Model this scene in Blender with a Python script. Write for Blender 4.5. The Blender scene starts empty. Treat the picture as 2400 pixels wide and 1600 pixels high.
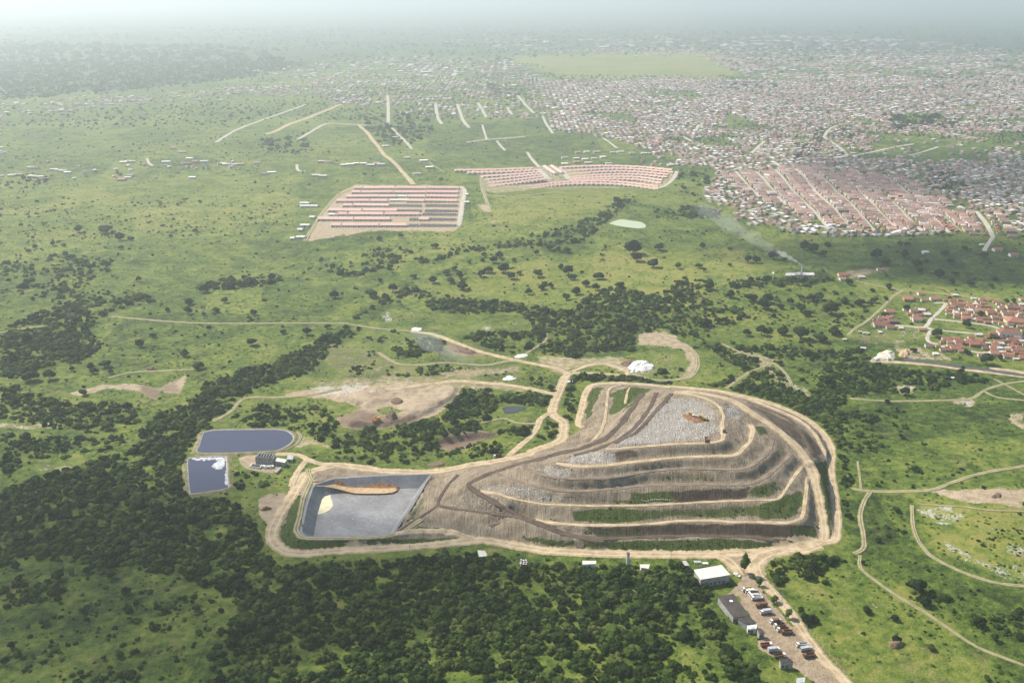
import bpy, math, random
import numpy as np
from mathutils import Vector
random.seed(11); rng = np.random.default_rng(11)
SC = bpy.context.scene
C = SC.collection
R = math.radians

# ------------------------------------------------------------------ camera, light, exposure
CAM_H, FPX, HORIZON = 338.0, 2200.0, -15.0
PITCH = math.atan((800.0 - HORIZON) / FPX)
cd = bpy.data.cameras.new('camera'); cam = bpy.data.objects.new('camera', cd); C.objects.link(cam)
cam.location = (0, 0, CAM_H); cam.rotation_euler = (math.pi / 2 - PITCH, 0, 0)
cd.sensor_width = 36; cd.lens = 36 * FPX / 2400; cd.clip_start = 1; cd.clip_end = 200000
SC.camera = cam
SUN_AZ, SUN_EL = R(-57), R(46)            # azimuth from +Y towards +X: the sun stands behind the scene, to the left
world = bpy.data.worlds.new('World'); SC.world = world; world.use_nodes = True
wn = world.node_tree.nodes; wl = world.node_tree.links
sky = wn.new('ShaderNodeTexSky'); sky.sky_type = 'NISHITA'; sky.sun_disc = False
sky.sun_elevation = SUN_EL; sky.sun_rotation = SUN_AZ
wl.new(sky.outputs[0], wn['Background'].inputs[0]); wn['Background'].inputs[1].default_value = 0.10
sd = bpy.data.lights.new('sun', 'SUN'); sun = bpy.data.objects.new('sun', sd); C.objects.link(sun)
sd.energy = 5.0; sd.angle = R(0.6); sd.color = (1.0, 0.915, 0.77)
sdir = Vector((math.sin(SUN_AZ) * math.cos(SUN_EL), math.cos(SUN_AZ) * math.cos(SUN_EL), math.sin(SUN_EL)))
sun.rotation_euler = sdir.to_track_quat('Z', 'Y').to_euler(); sun.location = (0, 0, 900)
SC.view_settings.view_transform = 'Standard'; SC.view_settings.look = 'None'
SC.view_settings.exposure = 0.43; SC.view_settings.gamma = 1.0; SC.view_settings.use_curve_mapping = False
cy = SC.cycles
cy.max_bounces = 5; cy.diffuse_bounces = 2; cy.glossy_bounces = 2; cy.transmission_bounces = 3
cy.volume_bounces = 2; cy.transparent_max_bounces = 24; cy.use_denoising = True
cy.caustics_reflective = False; cy.caustics_refractive = False
HAZE_DENSITY, HAZE_COLOR, HAZE_G = 0.000145, (0.84, 0.93, 1.0), 0.48

# ------------------------------------------------------------------ picture <-> place helpers
cp, sp = math.cos(PITCH), math.sin(PITCH)
def unproject(px, py, z=0.0):
    px = np.asarray(px, float); py = np.asarray(py, float)
    X = (px - 1200) / FPX; U = (800 - py) / FPX
    dx, dy, dz = X, cp + U * sp, -sp + U * cp
    t = (np.asarray(z, float) - CAM_H) / dz
    return dx * t, dy * t
def project(x, y, z):
    x = np.asarray(x, float); y = np.asarray(y, float); q = np.asarray(z, float) - CAM_H
    dep = y * cp - q * sp; up = y * sp + q * cp
    dep = np.maximum(dep, 1e-3)
    return 1200 + FPX * x / dep, 800 - FPX * up / dep
def zf(ox, oy, s): return lambda pts: [((ox + p[0] / s), (oy + p[1] / s)) + tuple(p[2:]) for p in pts]
A1, A2, A3 = zf(0, 0, 2.904), zf(800, 0, 2.904), zf(1600, 0, 2.904)
B1, B2, B3 = zf(0, 530, 2.904), zf(800, 530, 2.904), zf(1600, 530, 2.904)
C1, C2, C3, C4 = zf(0, 1060, 2.904), zf(600, 1060, 2.904), zf(1200, 860, 2.904), zf(1600, 1060, 2.904)
F = zf(0, 0, 0.98)
ZE1, ZE2, ZV, ZC = zf(680, 410, 5.345), zf(1060, 370, 4.2), zf(1960, 660, 5.227), zf(1560, 370, 2.8)
ZP, ZS, ZL, ZY, ZT = zf(1560, 880, 7.35), zf(1340, 1270, 5.6), zf(640, 1080, 5.88), zf(1600, 1260, 4.6125), zf(400, 980, 5.8075)

def smooth(pts, n=6):
    """Catmull-Rom through the points (any dimension)."""
    P = np.array(pts, float)
    if len(P) < 3: return P if len(P) < 2 else np.linspace(P[0], P[1], n + 1)
    Q = np.vstack([2 * P[0] - P[1], P, 2 * P[-1] - P[-2]]); out = []
    for i in range(1, len(Q) - 2):
        for t in np.linspace(0, 1, n, endpoint=False):
            a, b, c, d = Q[i - 1], Q[i], Q[i + 1], Q[i + 2]
            out.append(0.5 * (2 * b + (c - a) * t + (2 * a - 5 * b + 4 * c - d) * t * t + (3 * b - a - 3 * c + d) * t ** 3))
    out.append(P[-1]); return np.array(out)
def in_poly(x, y, poly):
    poly = np.array([p[:2] for p in poly], float); x = np.asarray(x); y = np.asarray(y)
    res = np.zeros(x.shape, bool)
    x0, y0 = poly.min(0); x1, y1 = poly.max(0)
    m = (x >= x0) & (x <= x1) & (y >= y0) & (y <= y1)
    xs, ys = x[m], y[m]; ins = np.zeros(xs.shape, bool)
    for i in range(len(poly)):
        ax, ay = poly[i - 1]; bx, by = poly[i]
        if ay == by: continue
        c = ((ay > ys) != (by > ys)) & (xs < (bx - ax) * (ys - ay) / (by - ay) + ax)
        ins ^= c
    res[m] = ins; return res
# a cheap smooth value noise for numpy
def vnoise(x, y, s, seed=0):
    x = np.asarray(x) / s; y = np.asarray(y) / s
    xi = np.floor(x).astype(np.int64); yi = np.floor(y).astype(np.int64); fx = x - xi; fy = y - yi
    fx = fx * fx * (3 - 2 * fx); fy = fy * fy * (3 - 2 * fy)
    def h(a, b):
        n = (a * 374761393 + b * 668265263 + seed * 974711) & 0x7fffffff
        n = ((n ^ (n >> 13)) * 1274126177) & 0x7fffffff
        return ((n ^ (n >> 16)) & 0xffff) / 65535.0
    return (h(xi, yi) * (1 - fx) + h(xi + 1, yi) * fx) * (1 - fy) + (h(xi, yi + 1) * (1 - fx) + h(xi + 1, yi + 1) * fx) * fy
def fbm(x, y, s, seed=0, o=3):
    v = 0; a = 0.5; t = 0
    for k in range(o): v = v + a * vnoise(x, y, s, seed + k * 17); t += a; a *= 0.5; s *= 0.5
    return v / t

# ------------------------------------------------------------------ traced layout (pixels of the photograph)
# benches and ramps of the tip: points (x, y, z), half width in metres, dark or light earth
BENCH = [
 (C3([(-150,1085,3),(0,1025,4.5),(120,1060,5),(250,1108,5),(400,1142,5),(640,1165,5),(1080,1150,5),(1500,1150,4.5),(1800,1175,3),(1960,1195,1.5),(2060,1200,0.5)]), 2.4, 'dark'),
 (C3([(160,1040,8.5),(330,1065,9),(520,1076,9),(850,1072,9),(1100,1052,9),(1300,1043,9),(1550,1052,9),(1850,1058,9),(1950,1040,9),(1985,1000,9.5),(1995,900,11),(2010,790,12.5),(2025,730,14)]), 2.6, 'light'),
 (C3([(-215,840,14),(-90,862,14.5),(0,890,15),(120,918,15),(350,940,15),(850,940,15),(1100,930,15),(1400,915,15),(1700,907,15),(1800,900,15),(1850,850,15),(1900,775,15.5),(1985,665,16)]), 2.2, 'light'),
 (C3([(-110,715,18),(-40,745,19.5),(120,800,21),(300,832,21),(450,842,21),(650,832,21),(960,802,21),(1300,797,21),(1600,792,21),(1700,760,21),(1800,690,21),(1900,592,21.5)]), 2.4, 'mid'),
 (C3([(60,655,22),(110,690,24),(220,735,26),(350,755,26.5),(500,760,26.5),(700,745,26.5),(900,712,26.5),(1150,690,26.5),(1400,692,26.5),(1560,695,26.5),(1650,660,26.5),(1740,580,26.5),(1775,500,27)]), 2.1, 'mid'),
 (C3([(300,655,29.5),(480,675,30),(650,665,30.5),(800,648,31),(1100,618,31),(1350,608,31),(1500,600,31),(1570,560,31),(1620,500,31),(1640,440,31),(1625,390,31)]), 3.2, 'light'),
 # edge of the top plateau
 (C3([(640,560,35),(880,540,36),(1150,522,36.5),(1330,515,37),(1420,500,37),(1440,460,37),(1430,400,37),(1440,330,37),(1400,260,37),(1320,215,37),(1200,185,37),(1100,175,37)]), 2.6, 'light'),
 # the haul ramp up the right side
 (C3([(2130,1180,0.5),(2125,1080,3),(2100,950,6.5),(2075,800,11),(2040,690,14.5),(1965,575,19),(1850,470,24),(1750,395,27.5),(1640,320,31),(1520,245,34),(1400,205,36),(1250,178,37),(1110,168,37)]), 4.6, 'light'),
 # ramp up from the left
 (C2([(2330,602,4.6),(2200,582,5.5),(2080,550,6.5),(1950,505,8),(1800,435,10),(1640,350,12),(1500,260,13.5),(1450,215,14.5),(1500,185,15.5),(1620,128,18),(1760,82,20.5),(1900,50,22.5)]) + C3([(300,590,24),(480,548,25.5),(620,490,27),(720,405,28.5),(800,300,30),(885,180,31)]), 2.9, 'dark'),
 (C3([(420,600,29),(600,548,31),(750,480,32.5),(850,395,33),(930,290,33.5),(985,175,34)]), 2.4, 'dark'),
 (C3([(700,520,35),(860,430,36),(960,320,36.5),(1040,230,37),(1085,180,37)]), 2.4, 'dark'),
 # low benches behind and to the right
 (C3([(2165,655,3.5),(2110,540,6),(2040,430,8),(1920,342,9),(1750,268,9),(1600,216,9),(1450,183,9)]), 2.6, 'light'),
 (C3([(2045,615,13),(1990,485,14),(1885,355,15),(1740,290,16),(1600,240,17)]), 1.8, 'dark'),
 (C3([(490,560,4),(600,440,6),(638,330,7),(648,230,7.5),(665,150,8),(740,122,7)]), 2.3, 'light'),
 (C3([(770,250,15),(785,180,15),(800,140,15)]), 1.8, 'light'),
 (C2([(1235,362,4),(1500,402,6.5),(1700,425,8.5),(1850,458,9)]), 1.8, 'dark'),
 (C2([(945,548,4),(1100,450,4),(1232,362,4),(1245,320,5),(1300,230,7),(1370,150,6.5)]), 1.5, 'dark'),
]
PERIM = C3([(2100,1195),(2160,1190),(2205,1165),(2212,1050),(2200,900),(2180,760),(2172,660),(2182,600),(2165,525),(2090,420),(1980,340),(1800,262),(1600,203),(1400,163),(1200,143),(1030,131),(880,117),(750,110),(600,115),(540,128),(505,175),(485,240),(465,320),(450,385),(485,412)])
HAUL = B2([(1545,1000),(1510,1060),(1475,1150),(1440,1240),(1450,1290),(1512,1335),(1512,1400),(1478,1465),(1300,1530)]) + C2([(1850,12),(1650,55),(1450,88),(1200,132),(900,127),(700,102),(560,88),(430,112),(320,165),(250,285),(160,430),(112,540),(125,615),(200,672),(330,688),(600,665),(900,650),(1200,630),(1450,600),(1600,602),(1750,632),(2000,668)]) + C3([(560,1265),(900,1275),(1300,1275),(1600,1262),(1850,1238),(2000,1215),(2100,1185)])
RIM = ZL([(400,960),(415,1000),(470,1035),(900,1040),(1500,1015),(1650,985),(1900,610),(2165,185),(1500,205),(850,245),(600,320),(555,370),(480,600)])
RIM_TRACK = ZL([(545,225,2),(500,320,3.5),(420,500,4),(365,760,4),(320,930,4),(350,1010,4),(450,1060,4),(900,1066,4),(1500,1042,4),(1750,990,4),(1900,900,4),(2050,800,4)])

# ------------------------------------------------------------------ terrain height
SX0, SX1, SY0, SY1, SD = -215.0, 315.0, 480.0, 850.0, 1.25
def knoll(x, y): return 7.0 * np.exp(-((x - 338) / 46) ** 2 - ((y - 566) / 62) ** 2)
def base_h(x, y):
    dx = np.maximum(np.maximum(SX0 - x, x - SX1), 0); dy = np.maximum(np.maximum(SY0 - y, y - SY1), 0)
    amp = np.clip(np.hypot(dx, dy) / 160, 0, 1) * np.clip((3600 - y) / 1400, 0, 1)
    return knoll(x, y) + amp * (2.2 * np.sin(x / 61 + 1.3 * np.sin(y / 97)) * np.sin(y / 74 + .7) + 3.2 * np.sin(x / 143 + y / 210 + 1) + 1.2 * np.sin(y / 47 - x / 80))
nx, ny = int((SX1 - SX0) / SD) + 1, int((SY1 - SY0) / SD) + 1
gx, gy = np.meshgrid(SX0 + SD * np.arange(nx), SY0 + SD * np.arange(ny))
def raster_band(hz, fix, poly3, hw):
    P = smooth(poly3, 10)
    L = np.hypot(*np.diff(P[:, :2], axis=0).T); s = np.concatenate([[0], np.cumsum(L)])
    t = np.arange(0, s[-1], 0.9); Q = np.stack([np.interp(t, s, P[:, k]) for k in range(3)], 1)
    r = int(hw / SD) + 1
    best = {}
    ii = np.round((Q[:, 0] - SX0) / SD).astype(int); jj = np.round((Q[:, 1] - SY0) / SD).astype(int)
    for di in range(-r, r + 1):
        for dj in range(-r, r + 1):
            I = np.clip(ii + di, 0, nx - 1); J = np.clip(jj + dj, 0, ny - 1)
            ok = np.hypot(gx[J, I] - Q[:, 0], gy[J, I] - Q[:, 1]) <= hw
            hz[J[ok], I[ok]] = Q[ok, 2]; fix[J[ok], I[ok]] = True
def w3(pts, z=None):
    out = []
    for p in pts:
        zz = p[2] if len(p) > 2 else (0 if z is None else z)
        x, y = unproject(p[0], p[1], zz); out.append((float(x), float(y), zz))
    return out
hz = np.zeros((ny, nx)); fix = np.zeros((ny, nx), bool)
fix[0, :] = fix[-1, :] = fix[:, 0] = fix[:, -1] = True
SITE = None
for pts, hw, kind in BENCH: raster_band(hz, fix, w3(pts), hw * 1.1 + .4)
raster_band(hz, fix, w3(PERIM), 3.2); raster_band(hz, fix, w3(HAUL), 4.6)
raster_band(hz, fix, w3(RIM_TRACK), 3.0)
rimw = w3(RIM, 4.0); rw = np.array(rimw)
inr = in_poly(gx, gy, rimw)
plateau = in_poly(gx, gy, w3(C3([(700,540,36),(1000,520,36),(1300,505,37),(1420,480,37),(1430,330,37),(1330,230,37),(1120,195,37),(960,330,36),(820,450,36)])))
hz[plateau] = 36.8 + 0.5 * (fbm(gx, gy, 14, 5)[plateau] - .5); fix |= plateau
# outside the perimeter and the haul road the land is level
outside = ~(in_poly(gx, gy, w3(PERIM[::-1] + HAUL[9:][::-1] + C3([(340,510)]))))
outside &= ~fix; hz[outside] = 0; fix |= outside
def relax(z, f, it):
    z = z.copy()
    for _ in range(it):
        a = z.copy()
        a[1:-1, 1:-1] = 0.25 * (z[:-2, 1:-1] + z[2:, 1:-1] + z[1:-1, :-2] + z[1:-1, 2:])
        z = np.where(f, z, a)
    return z
def pyramid(z, f, lev):
    if lev == 0: return relax(z, f, 500)
    ny2, nx2 = (z.shape[0] + 1) // 2, (z.shape[1] + 1) // 2
    w = np.zeros((ny2 * 2, nx2 * 2)); v = np.zeros_like(w); w[:z.shape[0], :z.shape[1]] = f; v[:z.shape[0], :z.shape[1]] = np.where(f, z, 0)
    ws = w.reshape(ny2, 2, nx2, 2).sum((1, 3)); vs = v.reshape(ny2, 2, nx2, 2).sum((1, 3))
    f2 = ws > 0; z2 = np.where(f2, vs / np.maximum(ws, 1), 0)
    z2 = pyramid(z2, f2, lev - 1)
    up = np.repeat(np.repeat(z2, 2, 0), 2, 1)[:z.shape[0], :z.shape[1]]
    return relax(np.where(f, z, up), f, 160)
hz = pyramid(hz, fix, 5)
gul = np.abs(fbm(gx, gy * .45, 6, 23, 3) - .5)
hz = np.where(fix, hz, hz + np.clip(hz, 0, 1) * (1.6 * (fbm(gx, gy, 9, 3) - .5) + .8 * (fbm(gx, gy, 3, 13, 2) - .5) - 2.2 * np.clip(.09 - gul, 0, 1) * 6))
hz = np.where(plateau, hz + 1.7 * (fbm(gx, gy, 5, 63, 3) - .5) + 2.2 * (fbm(gx, gy, 22, 65, 2) - .5), hz)
hz = 0.5 * hz + 0.125 * (np.roll(hz, 1, 0) + np.roll(hz, -1, 0) + np.roll(hz, 1, 1) + np.roll(hz, -1, 1))
# the lined cell: cut away below the liner
def inset(poly, d):
    P = np.array([p[:2] for p in poly]); n = len(P); out = []
    area = 0.5 * sum(P[i - 1][0] * P[i][1] - P[i][0] * P[i - 1][1] for i in range(n)); sg = 1 if area > 0 else -1
    for i in range(n):
        e0 = P[i] - P[i - 1]; e1 = P[(i + 1) % n] - P[i]; e0 /= np.hypot(*e0); e1 /= np.hypot(*e1)
        n0 = np.array([-e0[1], e0[0]]) * sg; n1 = np.array([-e1[1], e1[0]]) * sg
        b = n0 + n1; b /= np.hypot(*b); out.append(P[i] + b * d / max(0.5, b @ n0))
    return np.array(out)
rim_in = inset(rimw, 2.2)
hz[in_poly(gx, gy, rimw)] = -6
DIG = w3(F([(775,900),(880,888),(960,880),(1050,890),(1040,915),(990,945),(950,965),(880,980),(800,982),(780,962),(835,935),(775,918)]))
dg = in_poly(gx, gy, DIG).astype(float)
for _ in range(4): dg = 0.5 * dg + 0.125 * (np.roll(dg, 1, 0) + np.roll(dg, -1, 0) + np.roll(dg, 1, 1) + np.roll(dg, -1, 1))
hz = hz + dg * (3.2 + 7 * (fbm(gx, gy, 26, 51, 4) - .5) + 1.2 * np.abs(fbm(gx, gy, 6, 53) - .5))
RP = in_poly(gx, gy, w3(F([(1000,1008),(1090,994),(1150,994),(1120,1008),(1045,1034),(1004,1030)]))).astype(float)
for _ in range(6): RP = 0.5 * RP + 0.125 * (np.roll(RP, 1, 0) + np.roll(RP, -1, 0) + np.roll(RP, 1, 1) + np.roll(RP, -1, 1))
hz = hz - RP * 5 + knoll(gx, gy)
MOUND_W = w3(PERIM[::-1] + HAUL[9:][::-1] + C3([(340,510)]))
def HT(x, y):
    x = np.asarray(x, float); y = np.asarray(y, float)
    z = base_h(x, y)
    m = (x > SX0) & (x < SX1 - SD) & (y > SY0) & (y < SY1 - SD)
    fx = np.clip((x - SX0) / SD, 0, nx - 2); fy = np.clip((y - SY0) / SD, 0, ny - 2)
    i = fx.astype(int); j = fy.astype(int); a = fx - i; b = fy - j
    h = (hz[j, i] * (1 - a) + hz[j, i + 1] * a) * (1 - b) + (hz[j + 1, i] * (1 - a) + hz[j + 1, i + 1] * a) * b
    return np.where(m, h, z)
def G(px, py):
    """Point of the terrain seen at a pixel of the photograph (march along the ray)."""
    z = 40.0; x, y = unproject(px, py, z)
    for k in range(90):
        h = HT(x, y)
        if z - h < 0.02: break
        z = max(h, z - max(0.05, (z - h) * 0.35)); x, y = unproject(px, py, z)
    return float(x), float(y), float(HT(x, y))

# ------------------------------------------------------------------ class maps in picture space, looked up per ground point
MW, MH = 1200, 800
mpx, mpy = np.meshgrid(np.arange(MW) * 2 + 1.0, np.arange(MH) * 2 + 1.0)
def blur(a, n):
    for _ in range(n):
        a = 0.25 * (np.roll(a, 1, 0) + np.roll(a, -1, 0)) + 0.5 * a
        a = 0.25 * (np.roll(a, 1, 1) + np.roll(a, -1, 1)) + 0.5 * a
    return a
def make_map(polys, feather=3, base=0.0):
    m = np.full((MH, MW), base)
    for poly, v in polys: m[in_poly(mpx, mpy, poly)] = v
    return blur(m, feather)
def lookup(m, px, py):
    fx = np.clip(px / 2 - .5, 0, MW - 1.01); fy = np.clip(py / 2 - .5, 0, MH - 1.01)
    i = fx.astype(int); j = fy.astype(int); a = fx - i; b = fy - j
    return (m[j, i] * (1 - a) + m[j, i + 1] * a) * (1 - b) + (m[j + 1, i] * (1 - a) + m[j + 1, i + 1] * a) * b
def lineband(pts, w):
    """thin polygon round a polyline, w = half width in pixels (y squeezed)"""
    P = np.array([p[:2] for p in pts], float); up = P + np.array([w * .3, -w * .6]); dn = P - np.array([w * .3, -w * .6])
    return [tuple(p) for p in up] + [tuple(p) for p in dn[::-1]]
YARD = ZY([(520,180),(830,150),(830,360),(760,420),(800,500),(880,600),(960,700),(1060,820),(1170,950),(1330,1080),(1470,1240),(1600,1400),(1700,1568),(1560,1568),(1420,1500),(1250,1420),(1060,1370),(940,1280),(850,1190),(830,1110),(900,1060),(860,990),(740,830),(580,620),(400,600),(500,560),(640,480),(700,420),(520,400),(480,300)])
SOIL = [
 (F([(740,770),(1010,760),(1300,850),(1230,900),(1100,885),(900,872),(700,890),(640,910),(700,860)]), .36), (F([(1300,850),(1460,860),(1620,850),(1700,830),(1800,870),(1700,890),(1500,880)]), .3), (F([(570,1090),(700,1060),(690,1120),(640,1140),(560,1150)]), .33),
 (F([(775,895),(880,880),(960,872),(1062,884),(1052,915),(1000,950),(955,972),(880,986),(800,988),(772,962),(830,935),(760,918),(690,912),(640,910),(690,897)]), .95),
 (F([(860,935),(900,930),(930,940),(900,955),(865,950)]), .35),
 (F([(1000,1005),(1090,990),(1150,990),(1120,1005),(1045,1035),(1002,1030)]), .95),
 (F([(1468,765),(1530,758),(1582,785),(1608,820),(1600,862),(1560,868),(1588,835),(1570,805),(1530,797),(1455,795)]), .68),
 (F([(1540,800),(1590,830),(1570,860),(1480,860),(1500,820)]), .4),
 (F([(1225,812),(1330,822),(1400,815),(1450,828),(1510,850),(1450,862),(1380,838),(1310,848),(1290,862),(1250,840)]), .58),
 (F([(590,1150),(650,1130),(660,1145),(640,1200),(615,1215),(595,1190)]), .9),
 (F([(150,905),(230,880),(320,878),(372,892),(362,920),(330,903),(250,893),(180,910)]), .75),
 (F([(365,890),(440,855),(412,908),(385,908)]), .7),
 (F([(2130,1130),(2240,1118),(2352,1122),(2352,1165),(2250,1152),(2180,1148)]), .8),
 (F([(760,790),(840,800),(900,830),(980,838),(980,855),(880,865),(780,860),(740,830)]), .47),
 (F([(1020,790),(1090,800),(1110,820),(1040,815)]), .7), (F([(980,860),(1060,850),(1190,840),(1200,848),(1080,868)]), .6),
 (F([(700,885),(800,868),(960,862),(1180,880),(1230,900),(1150,900),(960,880),(760,900)]), .55),
 (F([(860,715),(900,705),(1000,725),(960,745),(880,748)]), .35), (F([(790,765),(860,757),(850,775),(790,782)]), .35),
 (F([(1070,745),(1130,742),(1140,755),(1080,758)]), .4), (F([(1150,735),(1230,720),(1240,740),(1190,755)]), .4),
 (F([(0,970),(150,968),(140,985),(0,985)]), .5), (F([(60,1065),(180,1068),(170,1085),(80,1085)]), .45),
 (F([(1700,830),(1760,825),(1800,860),(1830,880),(1880,905),(1850,915),(1790,890),(1740,850)]), .5),
 (F([(1660,800),(1720,805),(1810,830),(1800,838),(1700,820)]), .55),
 (F([(2050,885),(2110,882),(2100,905),(2060,905)]), .6), (F([(1980,860),(2020,850),(2010,870)]), .4),
 (F([(2000,755),(2110,745),(2160,770),(2060,795),(1990,790)]), .45),
 (ZV([(150,640),(700,640),(720,720),(400,780),(150,700)]), .45), (ZV([(700,780),(1000,800),(1380,900),(1450,1000),(850,960)]), .55),
 (ZV([(1330,250),(2300,260),(2300,560),(1900,560),(1450,500),(1330,400)]), .35), (ZV([(1250,690),(2300,680),(2300,960),(1900,900),(1280,830)]), .35),
 (ZV([(0,880),(250,850),(300,880),(0,950)]), .5), (ZV([(1370,1470),(1600,1440),(1720,1500),(1650,1530),(1400,1500)]), .7),
 (F([(2180,915),(2240,912),(2245,930),(2190,930)]), .6), (F([(2310,950),(2352,940),(2352,990),(2320,975)]), .6),
 (YARD, .95), (ZT([(900,540),(1150,470),(1460,480),(1460,700),(1420,760),(1250,730),(1000,660)]), .95),
 (ZT([(1700,250),(1850,230),(2250,370),(2200,420),(1900,350),(1700,420),(1560,430)]), .55),
 (ZE1([(800,120),(2200,140),(2160,300),(2130,640),(2080,720),(1000,700),(300,830),(200,830),(420,440),(600,230)]), .8),
 (ZE2([(20,110),(1000,70),(2180,90),(2200,200),(2040,320),(1100,290),(420,360),(300,330),(280,190)]), .55),
 (ZE2([(880,300),(1150,280),(1500,300),(1400,340),(1000,350)]), .45), (ZE2([(220,460),(360,440),(400,540),(300,530)]), .7), (ZE2([(330,580),(520,620),(500,660),(360,650)]), .5),
 (B3([(1090,320),(1110,290),(1400,280),(1420,310),(1300,325),(1060,370),(1020,350)]), .6),
 (C4([(1240,1010),(1330,1010),(1470,1070),(1400,1100),(1230,1060)]), .35), (C4([(1380,1290),(1500,1290),(1520,1330),(1400,1340)]), .5),
 (C4([(1060,815),(1150,810),(1150,840),(1080,850)]), .3), (C4([(680,1100),(800,1130),(1000,1190),(980,1210),(800,1190)]), .3),
]
PALE = [
 (F([(2105,1165),(2180,1160),(2230,1180),(2200,1200),(2150,1205),(2110,1185)]), .6), (F([(2150,1230),(2230,1270),(2352,1300),(2352,1345),(2280,1320),(2180,1270)]), .52),
 (F([(2300,1240),(2352,1250),(2352,1280),(2310,1270)]), .5), (F([(2200,1205),(2300,1200),(2352,1220),(2290,1230)]), .35),
 (F([(700,890),(830,880),(850,892),(800,905),(740,912)]), .7), (F([(1100,850),(1160,845),(1180,855),(1120,862)]), .4),
 (F([(870,725),(890,715),(905,735),(885,745)]), .7), (F([(1100,748),(1130,745),(1130,755),(1100,757)]), .7),
 (F([(1770,870),(1830,880),(1880,905),(1820,898)]), .5), (F([(2060,885),(2100,882),(2100,895),(2070,898)]), .6),
 (ZV([(1450,1460),(1620,1450),(1700,1500),(1600,1530)]), .9), 
]
DARKSOIL = [
 (F([(740,770),(1010,760),(1300,850),(1230,900),(1100,885),(900,872),(700,890),(640,910),(700,860)]), .36), (F([(1300,850),(1460,860),(1620,850),(1700,830),(1800,870),(1700,890),(1500,880)]), .3), (F([(570,1090),(700,1060),(690,1120),(640,1140),(560,1150)]), .33),
 (YARD, .3),
 (F([(750,795),(840,800),(900,830),(980,838),(980,855),(880,860),(760,855)]), .8), (F([(1020,790),(1090,800),(1110,825),(1040,815)]), .8),
 (F([(1000,1005),(1090,990),(1150,990),(1120,1005),(1045,1035),(1002,1030)]), .9), (F([(320,880),(372,892),(362,920),(330,903)]), .9), (F([(365,890),(400,875),(412,908),(385,908)]), .6),
 (F([(790,935),(900,955),(960,945),(950,975),(880,986),(800,988),(772,962)]), .8), (F([(830,850),(980,845),(1010,858),(850,872)]), .6),
 (ZE2([(900,300),(1500,300),(1400,340),(1000,350)]), .8), (B3([(1100,285),(1420,280),(1400,320),(1150,310)]), .8),
 (B3([(1500,960),(1900,980),(1900,1060),(1550,1050)]), .5), (ZV([(150,640),(700,640),(720,720),(400,780),(150,700)]), .6),
]
# lushness of the grass: 0 dry yellow green, 1 deep green
TONE = [
 (F([(0,560),(800,560),(830,690),(400,720),(0,760)]), .5), (F([(830,690),(1000,640),(1300,590),(1500,570),(1800,570),(1850,640),(1650,650),(1700,720),(1200,700)]), .22),
 (F([(1650,560),(2352,560),(2352,660),(1950,640),(1850,640)]), .85), (F([(1950,640),(2060,650),(2352,690),(2352,720),(2060,670)]), .35),
 (F([(1600,650),(1950,660),(2040,680),(1960,760),(1900,800),(1620,760)]), .45), (F([(1930,920),(2352,930),(2352,1110),(1970,1120)]), .68),
 (F([(1980,1130),(2110,1150),(2100,1230),(2200,1320),(2352,1370),(2352,1568),(1950,1400),(1960,1270)]), .75), (F([(2110,1160),(2352,1170),(2352,1340),(2150,1260)]), .3),
 (F([(1750,1290),(1960,1280),(2080,1350),(2200,1450),(2250,1568),(1930,1568),(1800,1400)]), .45), (F([(0,1290),(350,1310),(520,1400),(480,1568),(0,1568)]), .62),
 (F([(1130,450),(1480,440),(1400,480),(1200,510),(1130,500)]), .25), (F([(980,300),(1250,280),(1550,350),(1500,380),(1000,390)]), .7), (F([(1170,130),(1650,115),(1700,180),(1300,178)]), .12),
 (F([(250,740),(800,745),(760,800),(450,850),(240,850)]), .55), (F([(0,400),(680,400),(680,540),(0,560)]), .35),
]
CITY = [
 (F([(1255,190),(1500,182),(1760,188),(2352,175),(2352,590),(2290,580),(2150,545),(1800,532),(1680,505),(1620,455),(1650,385),(1560,385),(1420,320),(1340,305),(1260,295),(1240,270)]), 1.0),
 (F([(950,185),(1255,185),(1240,275),(1000,270),(760,240),(720,215)]), .36), (F([(0,240),(200,225),(500,205),(760,190),(950,190),(720,215),(400,235),(0,268)]), .3),
 (F([(560,165),(950,130),(1180,140),(1250,185),(950,190),(760,190)]), .26), (F([(1600,130),(2352,125),(2352,175),(1760,188)]), .6), (F([(1000,95),(2000,85),(2352,120),(1600,130),(1200,120)]), .22),
 (F([(1480,205),(1600,205),(1620,230),(1500,225)]), .08), (F([(1960,300),(2352,330),(2352,345),(2050,325)]), .15), (F([(2100,310),(2280,340),(2260,370),(2050,370),(1980,330)]), .1), (F([(2030,260),(2160,265),(2180,285),(2060,285)]), .05),
 (F([(1640,385),(1560,385),(1640,372)]), .6), (F([(1560,455),(1700,480),(1680,500),(1600,500)]), .05),
 (F([(100,375),(300,380),(600,372),(620,385),(300,395),(60,415)]), .10), (F([(1480,350),(1560,360),(1560,385),(1470,380)]), .3),
]
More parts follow.
